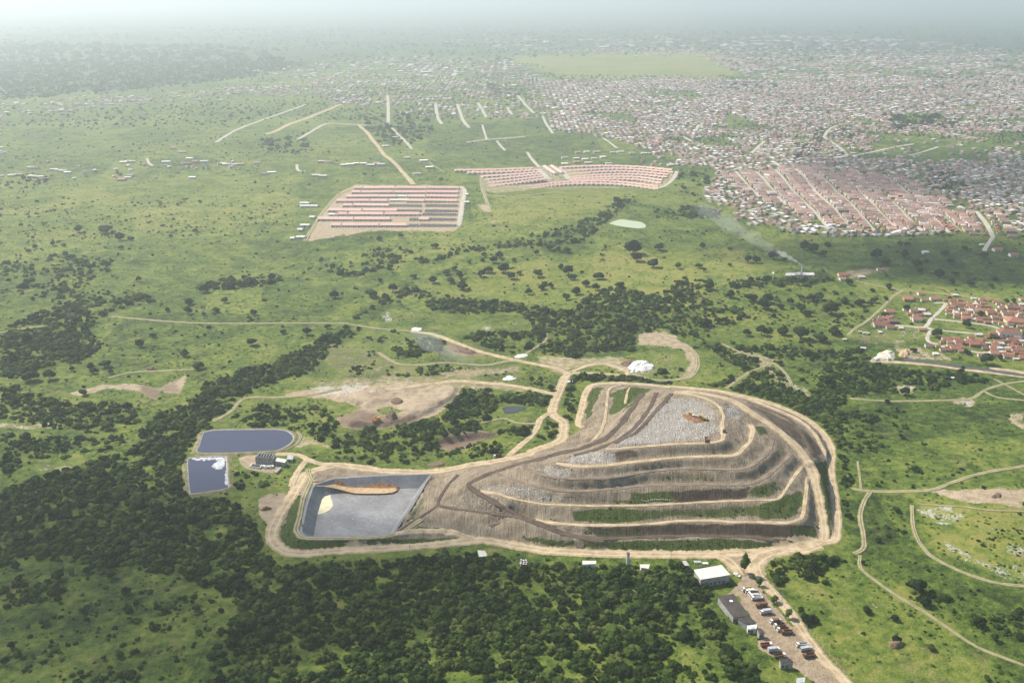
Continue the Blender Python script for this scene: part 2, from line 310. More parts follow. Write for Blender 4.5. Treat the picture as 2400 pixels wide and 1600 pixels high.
FOREST = [
 # left hillsides
 (F([(0,100),(560,110),(700,150),(540,185),(300,210),(0,235)]), .75), (F([(0,320),(300,330),(560,300),(520,370),(0,390)]), .1),
 (F([(0,760),(120,700),(200,690),(340,680),(362,692),(260,720),(200,760),(240,792),(180,832),(60,855),(0,875)]), .75),
 (F([(0,600),(150,580),(262,590),(250,622),(200,650),(340,680),(300,692),(100,692),(0,685)]), .5),
 (F([(0,880),(150,920),(330,935),(330,965),(200,990),(0,965)]), .6), (F([(0,1000),(100,1005),(300,1000),(250,1040),(100,1062),(0,1085)]), .55),
 (F([(0,430),(250,440),(680,470),(660,540),(300,545),(0,570)]), .14), (F([(700,600),(960,560),(950,620),(760,640),(680,640)]), .3), (F([(450,655),(560,630),(680,645),(560,660),(480,672)]), .7),
 # dense wood in front and up the stream
 (F([(500,1568),(540,1480),(560,1400),(500,1350),(400,1322),(200,1292),(0,1287),(0,1130),(120,1090),(220,1060),(280,1040),(330,1000),(340,970),(420,930),(500,870),(560,850),(690,805),(780,755),(830,760),(770,800),(700,855),(620,880),(560,910),(510,960),(460,985),(430,1030),(425,1132),(440,1150),(520,1150),(580,1190),(598,1230),(598,1272),(640,1300),(720,1296),(1000,1278),(1080,1272),(1150,1276),(1250,1297),(1400,1304),(1590,1306),(1600,1345),(1640,1410),(1700,1500),(1760,1568)]), 1.0),
 (F([(1120,1330),(1260,1330),(1300,1400),(1200,1380)]), .55), (F([(600,1440),(720,1400),(800,1440),(640,1520)]), .65), (F([(1500,1400),(1600,1390),(1640,1480),(1700,1568),(1560,1568)]), .5), (F([(1050,1500),(1250,1480),(1200,1568),(1050,1568)]), .8),
 (F([(0,1300),(350,1320),(520,1410),(480,1568),(0,1568)]), .12), (F([(0,1340),(150,1330),(160,1370),(40,1400),(0,1400)]), .5), (F([(250,1380),(420,1370),(480,1430),(330,1460)]), .35), (F([(0,1480),(120,1450),(200,1500),(180,1560),(0,1568)]), .3), (F([(150,1545),(300,1540),(320,1568),(150,1568)]), .7),
 # groves in the middle
 (B2([(500,420),(620,460),(820,480),(1100,510),(1250,520),(1450,570),(1590,590),(1590,500),(1750,440),(1900,400),(2000,430),(2100,480),(2323,360),(2323,800),(2000,720),(1990,850),(1700,870),(1600,900),(1500,930),(1380,880),(1340,800),(1280,660),(1200,580),(800,600),(600,570),(480,460)]), .72),
 (B3([(0,330),(200,370),(220,450),(180,500),(420,560),(460,640),(240,680),(160,760),(350,800),(860,830),(900,870),(600,880),(250,890),(100,780),(0,760)]), .6), (B3([(420,440),(1000,420),(1250,520),(1300,600),(1100,760),(860,830),(500,700)]), .36),
 (B2([(330,830),(450,760),(700,780),(680,860),(500,890),(370,900)]), .7), (B2([(820,760),(1000,720),(1280,720),(1380,740),(1300,840),(1150,870),(1020,840)]), .85),
 (B2([(0,760),(150,760),(400,720),(480,740),(330,800),(120,800)]), .45), (B2([(0,870),(200,850),(330,920),(330,1010),(100,1020),(0,1000)]), .35), (B2([(360,1000),(650,950),(860,960),(620,1030),(420,1040)]), .5), (B2([(860,1000),(1100,960),(1240,950),(1540,1000),(1400,1080),(1200,1050)]), .35),
 (B2([(700,1230),(830,1110),(1050,1130),(1060,1200),(990,1270),(860,1310),(700,1320)]), .95), (B2([(1090,1160),(1300,1130),(1420,1170),(1400,1220),(1250,1215),(1100,1200)]), .8),
 (B2([(0,1440),(150,1390),(400,1340),(580,1280),(620,1310),(700,1340),(860,1330),(1000,1290),(1050,1330),(900,1400),(640,1430),(620,1520),(400,1568),(0,1568)]), .85),
 (B2([(1230,1500),(1290,1430),(1360,1320),(1420,1290),(1490,1340),(1495,1400),(1465,1445)]), .95), (B2([(1040,1380),(1320,1350),(1320,1400),(1250,1420),(1050,1410)]), .8),
 (B2([(1540,1030),(1650,1010),(1960,1010),(2110,1050),(2130,1085),(1900,1062),(1700,1055),(1560,1060)]), .95), (B2([(1470,1180),(1530,1090),(1640,1085),(1610,1200),(1570,1380),(1530,1450),(1530,1340),(1480,1290)]), .55),
 (B2([(1640,960),(1900,950),(1930,990),(1700,995)]), .3), (B2([(2000,1010),(2323,950),(2323,1060),(2150,1060)]), .5),
 (ZT([(500,200),(1700,130),(2323,0),(2323,330),(1800,170),(1600,120),(500,130)]), .5), (B1([(1560,1290),(1750,1220),(2200,1230),(2323,1290),(2323,1568),(2200,1500),(2050,1400),(1600,1370)]), .55),
 (ZT([(780,560),(900,560),(1000,700),(1200,780),(1500,780),(1600,880),(1300,960),(900,960),(800,900)]), .45), (ZL([(650,120),(850,80),(1030,70),(1080,110),(950,190),(700,230),(600,230)]), .8),
 (C2([(360,20),(1000,-20),(1600,-60),(1800,-40),(1400,60),(1200,90),(1150,60),(800,75)]), .5),
 # round the tip on the right
 (C3([(1350,130),(1500,60),(1720,80),(1830,140),(2000,220),(2200,280),(2323,400),(2290,650),(2300,1000),(2310,1240),(2245,1230),(2240,900),(2232,600),(2170,420),(1950,300),(1700,205),(1450,155)]), .9),
 (C4([(520,735),(730,695),(1180,695),(1200,740),(950,790),(800,800),(560,790)]), .9), (C4([(560,800),(700,820),(680,890),(600,880)]), .8), (C4([(740,800),(960,780),(960,830),(1010,900),(800,860)]), .6),
 (B3([(250,880),(600,870),(900,850),(1250,830),(1280,900),(1500,960),(1900,980),(2100,1040),(1900,1100),(1500,1130),(1100,1160),(1050,1260),(900,1200),(600,1110),(380,1120),(450,1050)]), .6),
 (B3([(650,900),(900,900),(950,1050),(850,1150),(740,1080),(720,1000)]), .2),
 (B3([(1050,1280),(1200,1200),(1480,1230),(1550,1340),(1500,1460),(1350,1568),(1120,1568),(1080,1400)]), .5), (C4([(1500,100),(1660,110),(1640,160),(1540,150)]), .6), (C4([(1500,870),(1650,900),(1900,1000),(2100,1080),(2323,1050),(2323,1300),(2000,1200),(1750,1060),(1560,960)]), .5),
 (C4([(1250,350),(1500,330),(1550,480),(1600,640),(1800,800),(2000,880),(1800,880),(1500,800),(1350,650)]), .18), (C4([(770,1060),(900,1110),(910,1160),(830,1170),(760,1110)]), .8), (C4([(200,830),(330,900),(420,960),(300,1030),(240,1000)]), .3),
 (ZY([(800,450),(870,480),(1100,800),(1250,950),(1200,960),(1000,750),(800,520)]), .55), (ZY([(130,430),(330,460),(350,640),(150,600)]), .9),
 # the band of palms at the kiln, hedges, stream line
 (B3([(300,375),(420,358),(700,352),(1000,340),(1050,368),(850,408),(320,412)]), 1.0), (B3([(640,310),(1000,310),(1010,325),(700,320)]), .9),
 (lineband(B2([(40,660),(160,575),(350,490),(500,420)]), 11), 1.0), (lineband(B2([(0,345),(280,285),(560,240),(800,195),(1000,150),(1650,105)]), 7), .9),
 (ZE2([(0,880),(400,840),(800,760),(1300,620),(1450,560),(1700,380),(1800,420),(1500,620),(1450,720),(1300,830),(800,830),(400,900),(0,966)]), .55), (ZE2([(1450,560),(1720,350),(1790,400),(1500,640),(1440,660)]), .9),
 (ZE2([(2160,130),(2352,120),(2352,400),(2000,330)]), .45), (ZE2([(1950,480),(2352,480),(2352,600),(2000,600)]), .35), (B2([(600,180),(520,260),(300,300),(100,180),(300,130)]), .45), (B2([(100,180),(480,150),(540,190),(300,290),(180,260)]), .5),
 (ZC([(0,480),(900,490),(1900,495),(1900,510),(900,510),(0,500)]), .5), (ZC([(0,100),(280,80),(300,160),(200,260),(0,200)]), .5), (ZC([(60,330),(360,330),(350,390),(100,400)]), .8),
 (F([(820,270),(980,260),(1000,300),(940,340),(860,330)]), .6), (F([(560,330),(700,300),(720,350),(640,360)]), .5), (F([(0,410),(120,395),(110,430),(0,430)]), .4), (F([(1130,190),(1250,215),(1230,235),(1100,225)]), .4),
 (F([(2020,265),(2170,262),(2200,295),(2050,300)]), 1.0), (F([(1880,295),(1960,300),(1960,320),(1870,318)]), .9), (F([(1830,330),(1890,320),(1880,350),(1820,370)]), .9), (F([(2110,180),(2352,170),(2352,215),(2150,205)]), .5), (F([(1620,185),(1800,190),(1780,205),(1640,200)]), .8),
 (F([(2130,375),(2200,370),(2230,450),(2180,460),(2130,420)]), .55), (F([(2240,430),(2352,420),(2352,520),(2280,500)]), .3),
]
GREENMOUND = [
 (C3([(0,1130),(250,1175),(440,1185),(640,1185),(1080,1178),(1420,1168),(1900,1200),(2000,1205),(1700,1238),(1300,1252),(850,1252),(500,1235),(200,1195)]), .95),
 (C3([(400,970),(500,958),(850,962),(1100,962),(1400,950),(1800,925),(1975,840),(1965,980),(1900,1030),(1500,1030),(1200,1025),(860,1052),(600,1060),(400,1040)]), .6), (C3([(400,970),(850,962),(850,1052),(600,1060),(400,1040)]), .9), (C3([(1700,930),(1975,840),(1965,980),(1900,1030),(1700,1030)]), .9),
 (C3([(1930,1080),(2060,1080),(2085,1150),(1980,1170),(1900,1140)]), .95), (C3([(1080,1085),(1400,1070),(1400,1120),(1100,1125)]), .35), (C3([(480,1100),(900,1105),(900,1150),(500,1150)]), .6),
 (C3([(800,850),(1050,850),(1150,920),(850,930),(800,900)]), .75), (C3([(1650,800),(1800,760),(1830,830),(1780,890),(1600,890)]), .6), (C3([(600,905),(850,900),(850,935),(600,930)]), .7),
 (C3([(980,720),(1300,720),(1500,760),(1250,790),(1000,790)]), .5), (C3([(1580,700),(1680,690),(1740,620),(1820,600),(1780,700),(1640,770)]), .35), (C3([(1800,500),(1890,560),(1830,620),(1780,600)]), .5),
 (C3([(540,140),(640,130),(600,200),(500,380),(480,340)]), .85), (C3([(690,160),(800,130),(950,150),(850,220),(750,310),(670,320),(680,220)]), .85),
 (C3([(2050,640),(2140,650),(2165,900),(2185,1150),(2150,1150),(2120,950),(2090,760)]), .9), (C3([(1450,480),(1560,500),(1490,590),(1380,590)]), .4), (C3([(1640,390),(1745,420),(1720,470),(1650,440)]), .85), (C3([(1860,700),(1960,720),(1990,830),(1880,860)]), .4),
 (C2([(170,640),(165,560),(250,280),(310,240),(300,380),(265,520),(320,585),(900,590),(1450,570),(1350,600),(900,640),(300,665)]), 1.0), (C2([(1090,500),(1300,520),(1480,560),(1560,570),(1200,535),(1080,530)]), .9), (C2([(1000,470),(1150,300),(1180,320),(1060,470)]), .6), (C2([(1780,580),(2100,610),(2323,620),(2323,660),(2000,640)]), .9), (C3([(100,980),(250,1020),(420,1050),(300,1060)]), .6), (C3([(400,690),(440,695),(430,730),(395,725)]), .7),
]
WASTE = [
 (C3([(1100,200),(1250,215),(1380,300),(1400,420),(1330,490),(900,530),(640,560),(800,450),(960,330)]), .85), (C3([(450,580),(680,570),(700,650),(400,660),(340,640)]), 1.0), (C3([(130,690),(300,670),(420,700),(420,745),(300,745),(170,715)]), .8),
 (C3([(0,800),(250,860),(300,920),(0,880)]), .75), (C3([(430,730),(800,700),(780,735),(500,755)]), .5), (C3([(1430,230),(1560,300),(1600,360),(1480,360)]), .85), (C2([(1490,230),(1640,200),(1800,240),(2000,290),(2200,320),(2000,330),(1700,290),(1520,250)]), .6),
 (C2([(1420,240),(1500,300),(1640,380),(1780,430),(1500,390),(1330,350)]), .45), (C3([(560,480),(900,180),(960,160),(700,430)]), .3), (C2([(1600,310),(1750,350),(1760,390),(1640,350)]), .7), (C3([(700,470),(1050,190),(1090,190),(860,430),(760,500)]), .6),
]
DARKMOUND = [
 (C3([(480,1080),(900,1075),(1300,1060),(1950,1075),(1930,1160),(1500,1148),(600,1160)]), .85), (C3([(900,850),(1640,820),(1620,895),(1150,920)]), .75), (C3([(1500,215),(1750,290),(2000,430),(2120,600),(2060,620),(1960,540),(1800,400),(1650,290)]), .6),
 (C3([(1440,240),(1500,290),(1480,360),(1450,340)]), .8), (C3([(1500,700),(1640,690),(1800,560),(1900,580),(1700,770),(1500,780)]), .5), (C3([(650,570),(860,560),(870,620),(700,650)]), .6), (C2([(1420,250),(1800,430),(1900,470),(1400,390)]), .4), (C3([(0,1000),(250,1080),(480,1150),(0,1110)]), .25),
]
M_SOIL, M_PALE, M_DARK, M_TONE = make_map(SOIL, 4), make_map(PALE, 4), make_map(DARKSOIL, 4), make_map(TONE, 22, .56)
M_TONE = np.maximum(M_TONE, .97 * blur(in_poly(mpx, mpy, F([(0,40),(950,60),(900,130),(560,180),(300,205),(0,232)])).astype(float), 6))
M_TONE[:75] = np.maximum(M_TONE[:75], .55 + .45 * np.clip((75 - np.arange(75)) / 20, 0, 1)[:, None]) * (1 - .75 * blur(in_poly(mpx, mpy, F([(1170,130),(1400,122),(1650,118),(1700,175),(1500,182),(1300,178),(1190,160)])).astype(float), 3))[:75]
FOREST.insert(9, (F([(380,1330),(520,1400),(575,1400),(555,1480),(510,1568),(430,1568),(440,1450)]), .5))
M_CITY, M_FOREST = make_map(CITY, 3), make_map(FOREST, 3)
M_GREEN, M_WASTE, M_DMOUND = make_map(GREENMOUND, 5), make_map(WASTE, 14), make_map(DARKMOUND, 3)

# ------------------------------------------------------------------ materials
def new_mat(name):
    m = bpy.data.materials.new(name); m.use_nodes = True
    nt = m.node_tree; b = nt.nodes['Principled BSDF']; b.inputs['Roughness'].default_value = .85
    b.inputs['Specular IOR Level'].default_value = .15
    return m, nt, b
class NG:
    """short hand for shader nodes"""
    def __init__(s, nt): s.nt = nt
    def n(s, t, **k):
        o = s.nt.nodes.new(t)
        for a, v in k.items(): setattr(o, a, v)
        return o
    def put(s, sock, v):
        if isinstance(v, bpy.types.NodeSocket): s.nt.links.new(v, sock)
        elif v is not None: sock.default_value = v
    def noise(s, vec, scale, detail=4, rough=.55, out=0):
        o = s.n('ShaderNodeTexNoise'); s.put(o.inputs['Vector'], vec); o.inputs['Scale'].default_value = scale
        o.inputs['Detail'].default_value = detail; o.inputs['Roughness'].default_value = rough; return o.outputs[out]
    def math(s, op, a, b=None, clamp=False):
        o = s.n('ShaderNodeMath', operation=op, use_clamp=clamp); s.put(o.inputs[0], a); s.put(o.inputs[1], b); return o.outputs[0]
    def mix(s, f, a, b):
        o = s.n('ShaderNodeMix', data_type='RGBA'); s.put(o.inputs['Factor'], f)
        s.put(o.inputs['A'], a if isinstance(a, bpy.types.NodeSocket) else (*a, 1)); s.put(o.inputs['B'], b if isinstance(b, bpy.types.NodeSocket) else (*b, 1)); return o.outputs['Result']
    def ramp(s, f, stops):
        o = s.n('ShaderNodeValToRGB'); s.put(o.inputs[0], f); e = o.color_ramp.elements
        while len(e) < len(stops): e.new(.5)
        for k, (p, c) in enumerate(stops): e[k].position = p; e[k].color = (*c, 1) if len(c) == 3 else c
        return o.outputs[0]
    def step(s, f, lo, hi):
        o = s.n('ShaderNodeMapRange', interpolation_type='SMOOTHSTEP'); s.put(o.inputs[0], f); o.inputs[1].default_value = lo; o.inputs[2].default_value = hi; return o.outputs[0]
    def pos(s, sc=(1, 1, 1)):
        g = s.n('ShaderNodeNewGeometry'); m = s.n('ShaderNodeMapping'); s.put(m.inputs[0], g.outputs['Position']); m.inputs['Scale'].default_value = sc; return m.outputs[0]
    def attr(s, name):
        a = s.n('ShaderNodeAttribute', attribute_name=name); return a
    def sep(s, c):
        o = s.n('ShaderNodeSeparateColor'); s.put(o.inputs[0], c); return o.outputs
    def bump(s, b, h, strength, dist):
        o = s.n('ShaderNodeBump'); o.inputs['Strength'].default_value = strength; o.inputs['Distance'].default_value = dist; s.put(o.inputs['Height'], h); s.put(b.inputs['Normal'], o.outputs[0])

def ground_material():
    m, nt, b = new_mat('grass_and_soil'); g = NG(nt); P = g.pos()
    a = g.attr('mask'); r, gr, bl = g.sep(a.outputs['Color'])[:3]; al = a.outputs['Alpha']
    n0 = g.noise(P, .006, 4); n1 = g.noise(P, .035, 5, .6); n2 = g.noise(P, .16, 5, .6); n3 = g.noise(P, .7, 4, .65)
    t = g.math('ADD', g.math('MULTIPLY', gr, .8), g.math('MULTIPLY', g.math('SUBTRACT', n0, .5), .5))
    t = g.math('ADD', t, g.math('MULTIPLY', g.math('SUBTRACT', n1, .5), 1.3)); t = g.math('ADD', t, g.math('MULTIPLY', g.math('SUBTRACT', n2, .5), 1.5)); t = g.math('ADD', t, g.math('MULTIPLY', g.math('SUBTRACT', n3, .5), .7), True)
    vo = g.n('ShaderNodeTexVoronoi'); g.put(vo.inputs['Vector'], g.pos((1, .7, 1))); vo.inputs['Scale'].default_value = .0085
    t = g.math('ADD', t, g.math('MULTIPLY', g.math('SUBTRACT', g.sep(vo.outputs['Color'])[0], .5), .28), True)
    grass = g.ramp(t, [(0, (.24, .235, .06)), (.22, (.158, .195, .034)), (.48, (.086, .134, .019)), (.75, (.038, .066, .011)), (1, (.016, .031, .008))])
    dry = g.step(g.noise(P, .03, 6, .7), .56, .72); grass = g.mix(g.math('MULTIPLY', g.math('MULTIPLY', dry, g.math('SUBTRACT', 1.05, gr, True)), 1.0), grass, (.25, .2, .095))
    bare = g.step(g.noise(P, .06, 6, .7), .64, .74); grass = g.mix(g.math('MULTIPLY', bare, g.math('SUBTRACT', 1.1, gr, True)), grass, (.33, .25, .16))
    soil = g.ramp(g.math('ADD', g.math('MULTIPLY', n2, .6), g.math('MULTIPLY', n3, .4)), [(.3, (.24, .17, .12)), (.5, (.40, .315, .22)), (.7, (.52, .44, .31))])
    soil = g.mix(g.math('MULTIPLY', al, .85), soil, g.mix(n2, (.10, .06, .045), (.2, .13, .095)))
    pale = g.mix(n3, (.36, .34, .30), (.62, .6, .55))
    f = g.step(g.math('ADD', g.math('ADD', r, g.math('MULTIPLY', g.math('SUBTRACT', n2, .5), .9)), g.math('MULTIPLY', g.math('SUBTRACT', n3, .5), .9)), .42, .62)
    col = g.mix(f, grass, soil)
    f2 = g.step(g.math('ADD', g.math('ADD', bl, g.math('MULTIPLY', g.math('SUBTRACT', n2, .5), 1.4)), g.math('MULTIPLY', g.math('SUBTRACT', n3, .5), 1.6)), .5, .72)
    col = g.mix(g.math('MULTIPLY', f2, .8), col, pale)
    g.put(b.inputs['Base Color'], col)
    g.bump(b, g.math('ADD', n3, g.math('MULTIPLY', n2, 2)), .7, 1.2); return m
def mound_material():
    m, nt, b = new_mat('tip_cover_soil'); g = NG(nt); P = g.pos()
    a = g.attr('mask'); dk, gn, ws = g.sep(a.outputs['Color'])[:3]
    n2 = g.noise(P, .12, 5, .6); n3 = g.noise(P, .8, 5, .7); rill = g.noise(g.pos((.9, .12, .06)), 1, 4, .7); n5 = g.noise(P, 2.2, 3, .6)
    v = g.math('ADD', g.math('MULTIPLY', n2, .4), g.math('ADD', g.math('MULTIPLY', rill, .35), g.math('MULTIPLY', n3, .25)))
    v = g.math('ADD', v, g.math('MULTIPLY', g.math('SUBTRACT', g.noise(P, .03, 4, .6), .5), .35))
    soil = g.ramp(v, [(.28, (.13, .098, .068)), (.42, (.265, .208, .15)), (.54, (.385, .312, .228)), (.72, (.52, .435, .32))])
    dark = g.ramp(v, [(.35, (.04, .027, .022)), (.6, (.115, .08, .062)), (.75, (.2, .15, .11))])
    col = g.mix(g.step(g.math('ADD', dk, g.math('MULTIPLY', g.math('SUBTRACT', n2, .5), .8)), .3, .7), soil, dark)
    wst = g.ramp(g.math('ADD', g.math('MULTIPLY', n5, .6), g.math('MULTIPLY', n3, .4)), [(.34, (.17, .14, .11)), (.45, (.34, .30, .25)), (.54, (.48, .44, .39)), (.63, (.78, .76, .72))])
    fw = g.step(g.math('ADD', g.math('ADD', ws, g.math('MULTIPLY', g.math('SUBTRACT', n2, .5), .8)), g.math('MULTIPLY', g.math('SUBTRACT', n3, .5), 1.6)), .35, .8)
    col = g.mix(fw, col, wst)
    gcol = g.ramp(n3, [(.3, (.035, .058, .012)), (.55, (.085, .12, .024)), (.75, (.15, .165, .042))])
    fg = g.step(g.math('ADD', gn, g.math('MULTIPLY', g.math('SUBTRACT', n3, .5), .9)), .38, .62)
    col = g.mix(fg, col, gcol)
    g.put(b.inputs['Base Color'], col); g.bump(b, g.math('ADD', n3, g.math('MULTIPLY', rill, 2.2)), 1.0, 1.3); return m
def road_material(name, lo, hi, rut, grassy=False):
    m, nt, b = new_mat(name); g = NG(nt); P = g.pos()
    a = g.attr('across').outputs['Fac']
    n2 = g.noise(P, .15, 4); n3 = g.noise(P, 1.1, 4, .6)
    v = g.math('ADD', g.math('MULTIPLY', n2, .6), g.math('MULTIPLY', n3, .4))
    col = g.mix(g.step(v, .36, .64), lo, hi)
    w = g.math('ABSOLUTE', a); tr = g.step(g.math('ABSOLUTE', g.math('SUBTRACT', g.math('ADD', w, g.math('MULTIPLY', g.math('SUBTRACT', n2, .5), .3)), .42)), .16, .05)
    col = g.mix(g.math('MULTIPLY', tr, .55), col, rut)
    if grassy:
        mid = g.step(g.math('ADD', w, g.math('MULTIPLY', g.math('SUBTRACT', n3, .5), .5)), .24, .10); col = g.mix(g.math('MULTIPLY', mid, .75), col, (.1, .13, .03)); fr = g.step(g.math('ADD', w, g.math('MULTIPLY', g.math('SUBTRACT', n3, .5), 1.3)), .62, .9); col = g.mix(g.math('MULTIPLY', fr, .85), col, (.095, .135, .026))
    ed = g.step(g.math('ADD', w, g.math('MULTIPLY', g.math('SUBTRACT', n3, .5), .8)), .75, 1.05); col = g.mix(g.math('MULTIPLY', ed, .7), col, lo)
    g.put(b.inputs['Base Color'], col); g.bump(b, n3, .4, .3); return m
def foliage_material(name, stops, size):
    m, nt, b = new_mat(name); g = NG(nt)
    oi = g.n('ShaderNodeObjectInfo'); tc = g.n('ShaderNodeTexCoord')
    n = g.noise(tc.outputs['Object'], size, 4, .7); n0 = g.noise(g.pos(), .03, 3)
    v = g.math('ADD', g.math('MULTIPLY', g.math('POWER', oi.outputs['Random'], 1.4), .55), g.math('ADD', g.math('MULTIPLY', n, .38), g.math('MULTIPLY', n0, .32)))
    col = g.ramp(v, stops); g.put(b.inputs['Base Color'], col)
    b.inputs['Roughness'].default_value = .75; b.inputs['Specular IOR Level'].default_value = .1
    tr = g.n('ShaderNodeBsdfTranslucent'); g.put(tr.inputs[0], col); mx = g.n('ShaderNodeMixShader'); mx.inputs[0].default_value = .22
    nt.links.new(b.outputs[0], mx.inputs[1]); nt.links.new(tr.outputs[0], mx.inputs[2]); nt.links.new(mx.outputs[0], nt.nodes['Material Output'].inputs[0])
    g.bump(b, g.noise(tc.outputs['Object'], size * 3, 3, .7), 1, .25); return m
def plain(name, c1, c2=None, scale=.8, rough=.8, spec=.2, metal=0, bump=0):
    m, nt, b = new_mat(name); g = NG(nt); c2 = c2 or tuple(x * .75 for x in c1)
    n = g.noise(g.pos(), scale, 5, .65); g.put(b.inputs['Base Color'], g.mix(g.step(n, .38, .62), c2, c1))
    b.inputs['Roughness'].default_value = rough; b.inputs['Specular IOR Level'].default_value = spec; b.inputs['Metallic'].default_value = metal
    if bump: g.bump(b, g.noise(g.pos(), scale * 3, 4), bump, .2)
    return m
def tiles(name, c1, c2, sc=2.2):
    m, nt, b = new_mat(name); g = NG(nt); oi = g.n('ShaderNodeObjectInfo')
    n = g.noise(g.pos(), .5, 5, .7); w = g.noise(g.pos((sc, .2, .2)), 1, 2)
    v = g.math('ADD', g.math('MULTIPLY', n, .5), g.math('ADD', g.math('MULTIPLY', w, .25), g.math('MULTIPLY', oi.outputs['Random'], .3)))
    g.put(b.inputs['Base Color'], g.mix(g.step(v, .3, .75), c2, c1)); g.bump(b, w, .5, .1); return m
def random_paint(name, cols):
    """one of several paints per object"""
    m, nt, b = new_mat(name); g = NG(nt); oi = g.n('ShaderNodeObjectInfo'); o = g.n('ShaderNodeValToRGB'); g.put(o.inputs[0], oi.outputs['Random']); o.color_ramp.interpolation = 'CONSTANT'
    e = o.color_ramp.elements
    while len(e) < len(cols): e.new(.5)
    for k, c in enumerate(cols): e[k].position = k / len(cols); e[k].color = (*c, 1)
    n = g.noise(g.pos(), .7, 5, .7); g.put(b.inputs['Base Color'], g.mix(g.math('MULTIPLY', g.step(n, .5, .75), .35), o.outputs[0], (.25, .2, .16))); return m
M = dict(
 ground=ground_material(), mound=mound_material(),
 road=road_material('light_dirt_road', (.31, .235, .145), (.55, .445, .295), (.64, .525, .355)), darkroad=road_material('dark_dirt_road', (.06, .042, .034), (.12, .09, .072), (.2, .155, .12)),
 midroad=road_material('brown_dirt_road', (.12, .09, .07), (.25, .2, .155), (.4, .33, .25)), track=road_material('worn_track', (.22, .2, .11), (.42, .35, .235), (.5, .42, .29), True), asphalt=road_material('asphalt', (.06, .06, .065), (.10, .10, .11), (.13, .13, .14)), street=road_material('pale_street', (.36, .33, .28), (.52, .48, .42), (.55, .5, .44)),
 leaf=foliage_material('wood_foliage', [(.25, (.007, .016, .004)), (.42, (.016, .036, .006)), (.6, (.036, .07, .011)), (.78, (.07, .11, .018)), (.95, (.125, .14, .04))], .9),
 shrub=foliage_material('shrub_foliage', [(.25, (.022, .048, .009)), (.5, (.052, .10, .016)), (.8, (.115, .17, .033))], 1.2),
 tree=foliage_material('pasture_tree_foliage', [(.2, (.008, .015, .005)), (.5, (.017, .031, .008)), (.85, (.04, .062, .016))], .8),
 bark=plain('bark', (.12, .09, .065), (.06, .045, .035), 3), liner=None,
 white=plain('white_paint', (.78, .77, .73), (.62, .6, .55), .35), sheet=plain('pale_roof_sheet', (.82, .79, .68), (.68, .64, .54), .25, .55, .3), darkroof=plain('dark_roof_sheet', (.055, .045, .045), (.09, .075, .07), .3, .6, .3),
 concrete=plain('concrete', (.42, .41, .39), (.28, .27, .25), .4), block=plain('bare_block_wall', (.55, .53, .5), (.4, .38, .35), .5), redtile=tiles('red_clay_tiles', (.40, .19, .135), (.22, .105, .08)), dulltile=tiles('weathered_clay_tiles', (.29, .165, .135), (.17, .10, .085)), pinktile=tiles('new_clay_tiles', (.82, .54, .46), (.70, .44, .37)),
 housewall=random_paint('house_wall_paint', [(.62, .57, .5), (.45, .25, .17), (.75, .73, .7), (.42, .22, .15), (.68, .6, .42), (.5, .27, .18)]), greyroof=plain('fibre_cement_roof', (.62, .61, .58), (.42, .41, .39), .5),
 glass=plain('dark_glass', (.02, .025, .03), (.04, .045, .05), 1, .15, .5), tyre=plain('tyre_rubber', (.02, .02, .02), (.035, .035, .033), 4), chassis=plain('dark_steel', (.06, .06, .06), (.1, .09, .08), 2), truckwhite=plain('white_truck_paint', (.8, .8, .78), (.66, .64, .6), .8, .4, .4), truckorange=plain('orange_truck_body', (.2, .10, .06), (.13, .07, .05), .7, .6, .3), truckbrown=plain('rusty_truck_body', (.22, .10, .06), (.13, .07, .05), .9, .8), truckgrey=plain('grey_truck_box', (.5, .52, .54), (.38, .39, .4), .7, .5), yellow=plain('yellow_machine_paint', (.7, .42, .04), (.45, .27, .04), .8, .5, .3), truckred=plain('red_truck_body', (.27, .06, .045), (.17, .05, .04), .8, .5, .3), blue=plain('blue_wall_paint', (.08, .22, .55), (.06, .16, .42), .8),
 redsoil=plain('red_fill_soil', (.33, .17, .09), (.19, .095, .05), .5, .9, .1, 0, .6), tansoil=plain('tan_fill_soil', (.58, .43, .26), (.45, .32, .18), .4, .9, .1, 0, .4), lime=plain('white_lime', (.82, .82, .80), (.66, .65, .62), .4, .9, .1, 0, .8), sand=plain('pale_sand', (.74, .70, .58), (.6, .55, .44), .3, .9, .1, 0, .4), sludge=plain('pale_yellow_sludge', (.72, .66, .46), (.62, .56, .38), .2, .6, .2), white_patches=plain('patch_white', (.62, .63, .66), (.4, .41, .46), .35, .8, .1), berm=plain('grassy_berm', (.14, .17, .055), (.3, .24, .16), .25, .9, .1, 0, .6), wood=plain('weathered_timber', (.22, .18, .14), (.14, .11, .09), 2), dbrick=plain('heap_earth', (.25, .17, .12), (.14, .09, .07), .6, .9, .1, 0, .8),
)
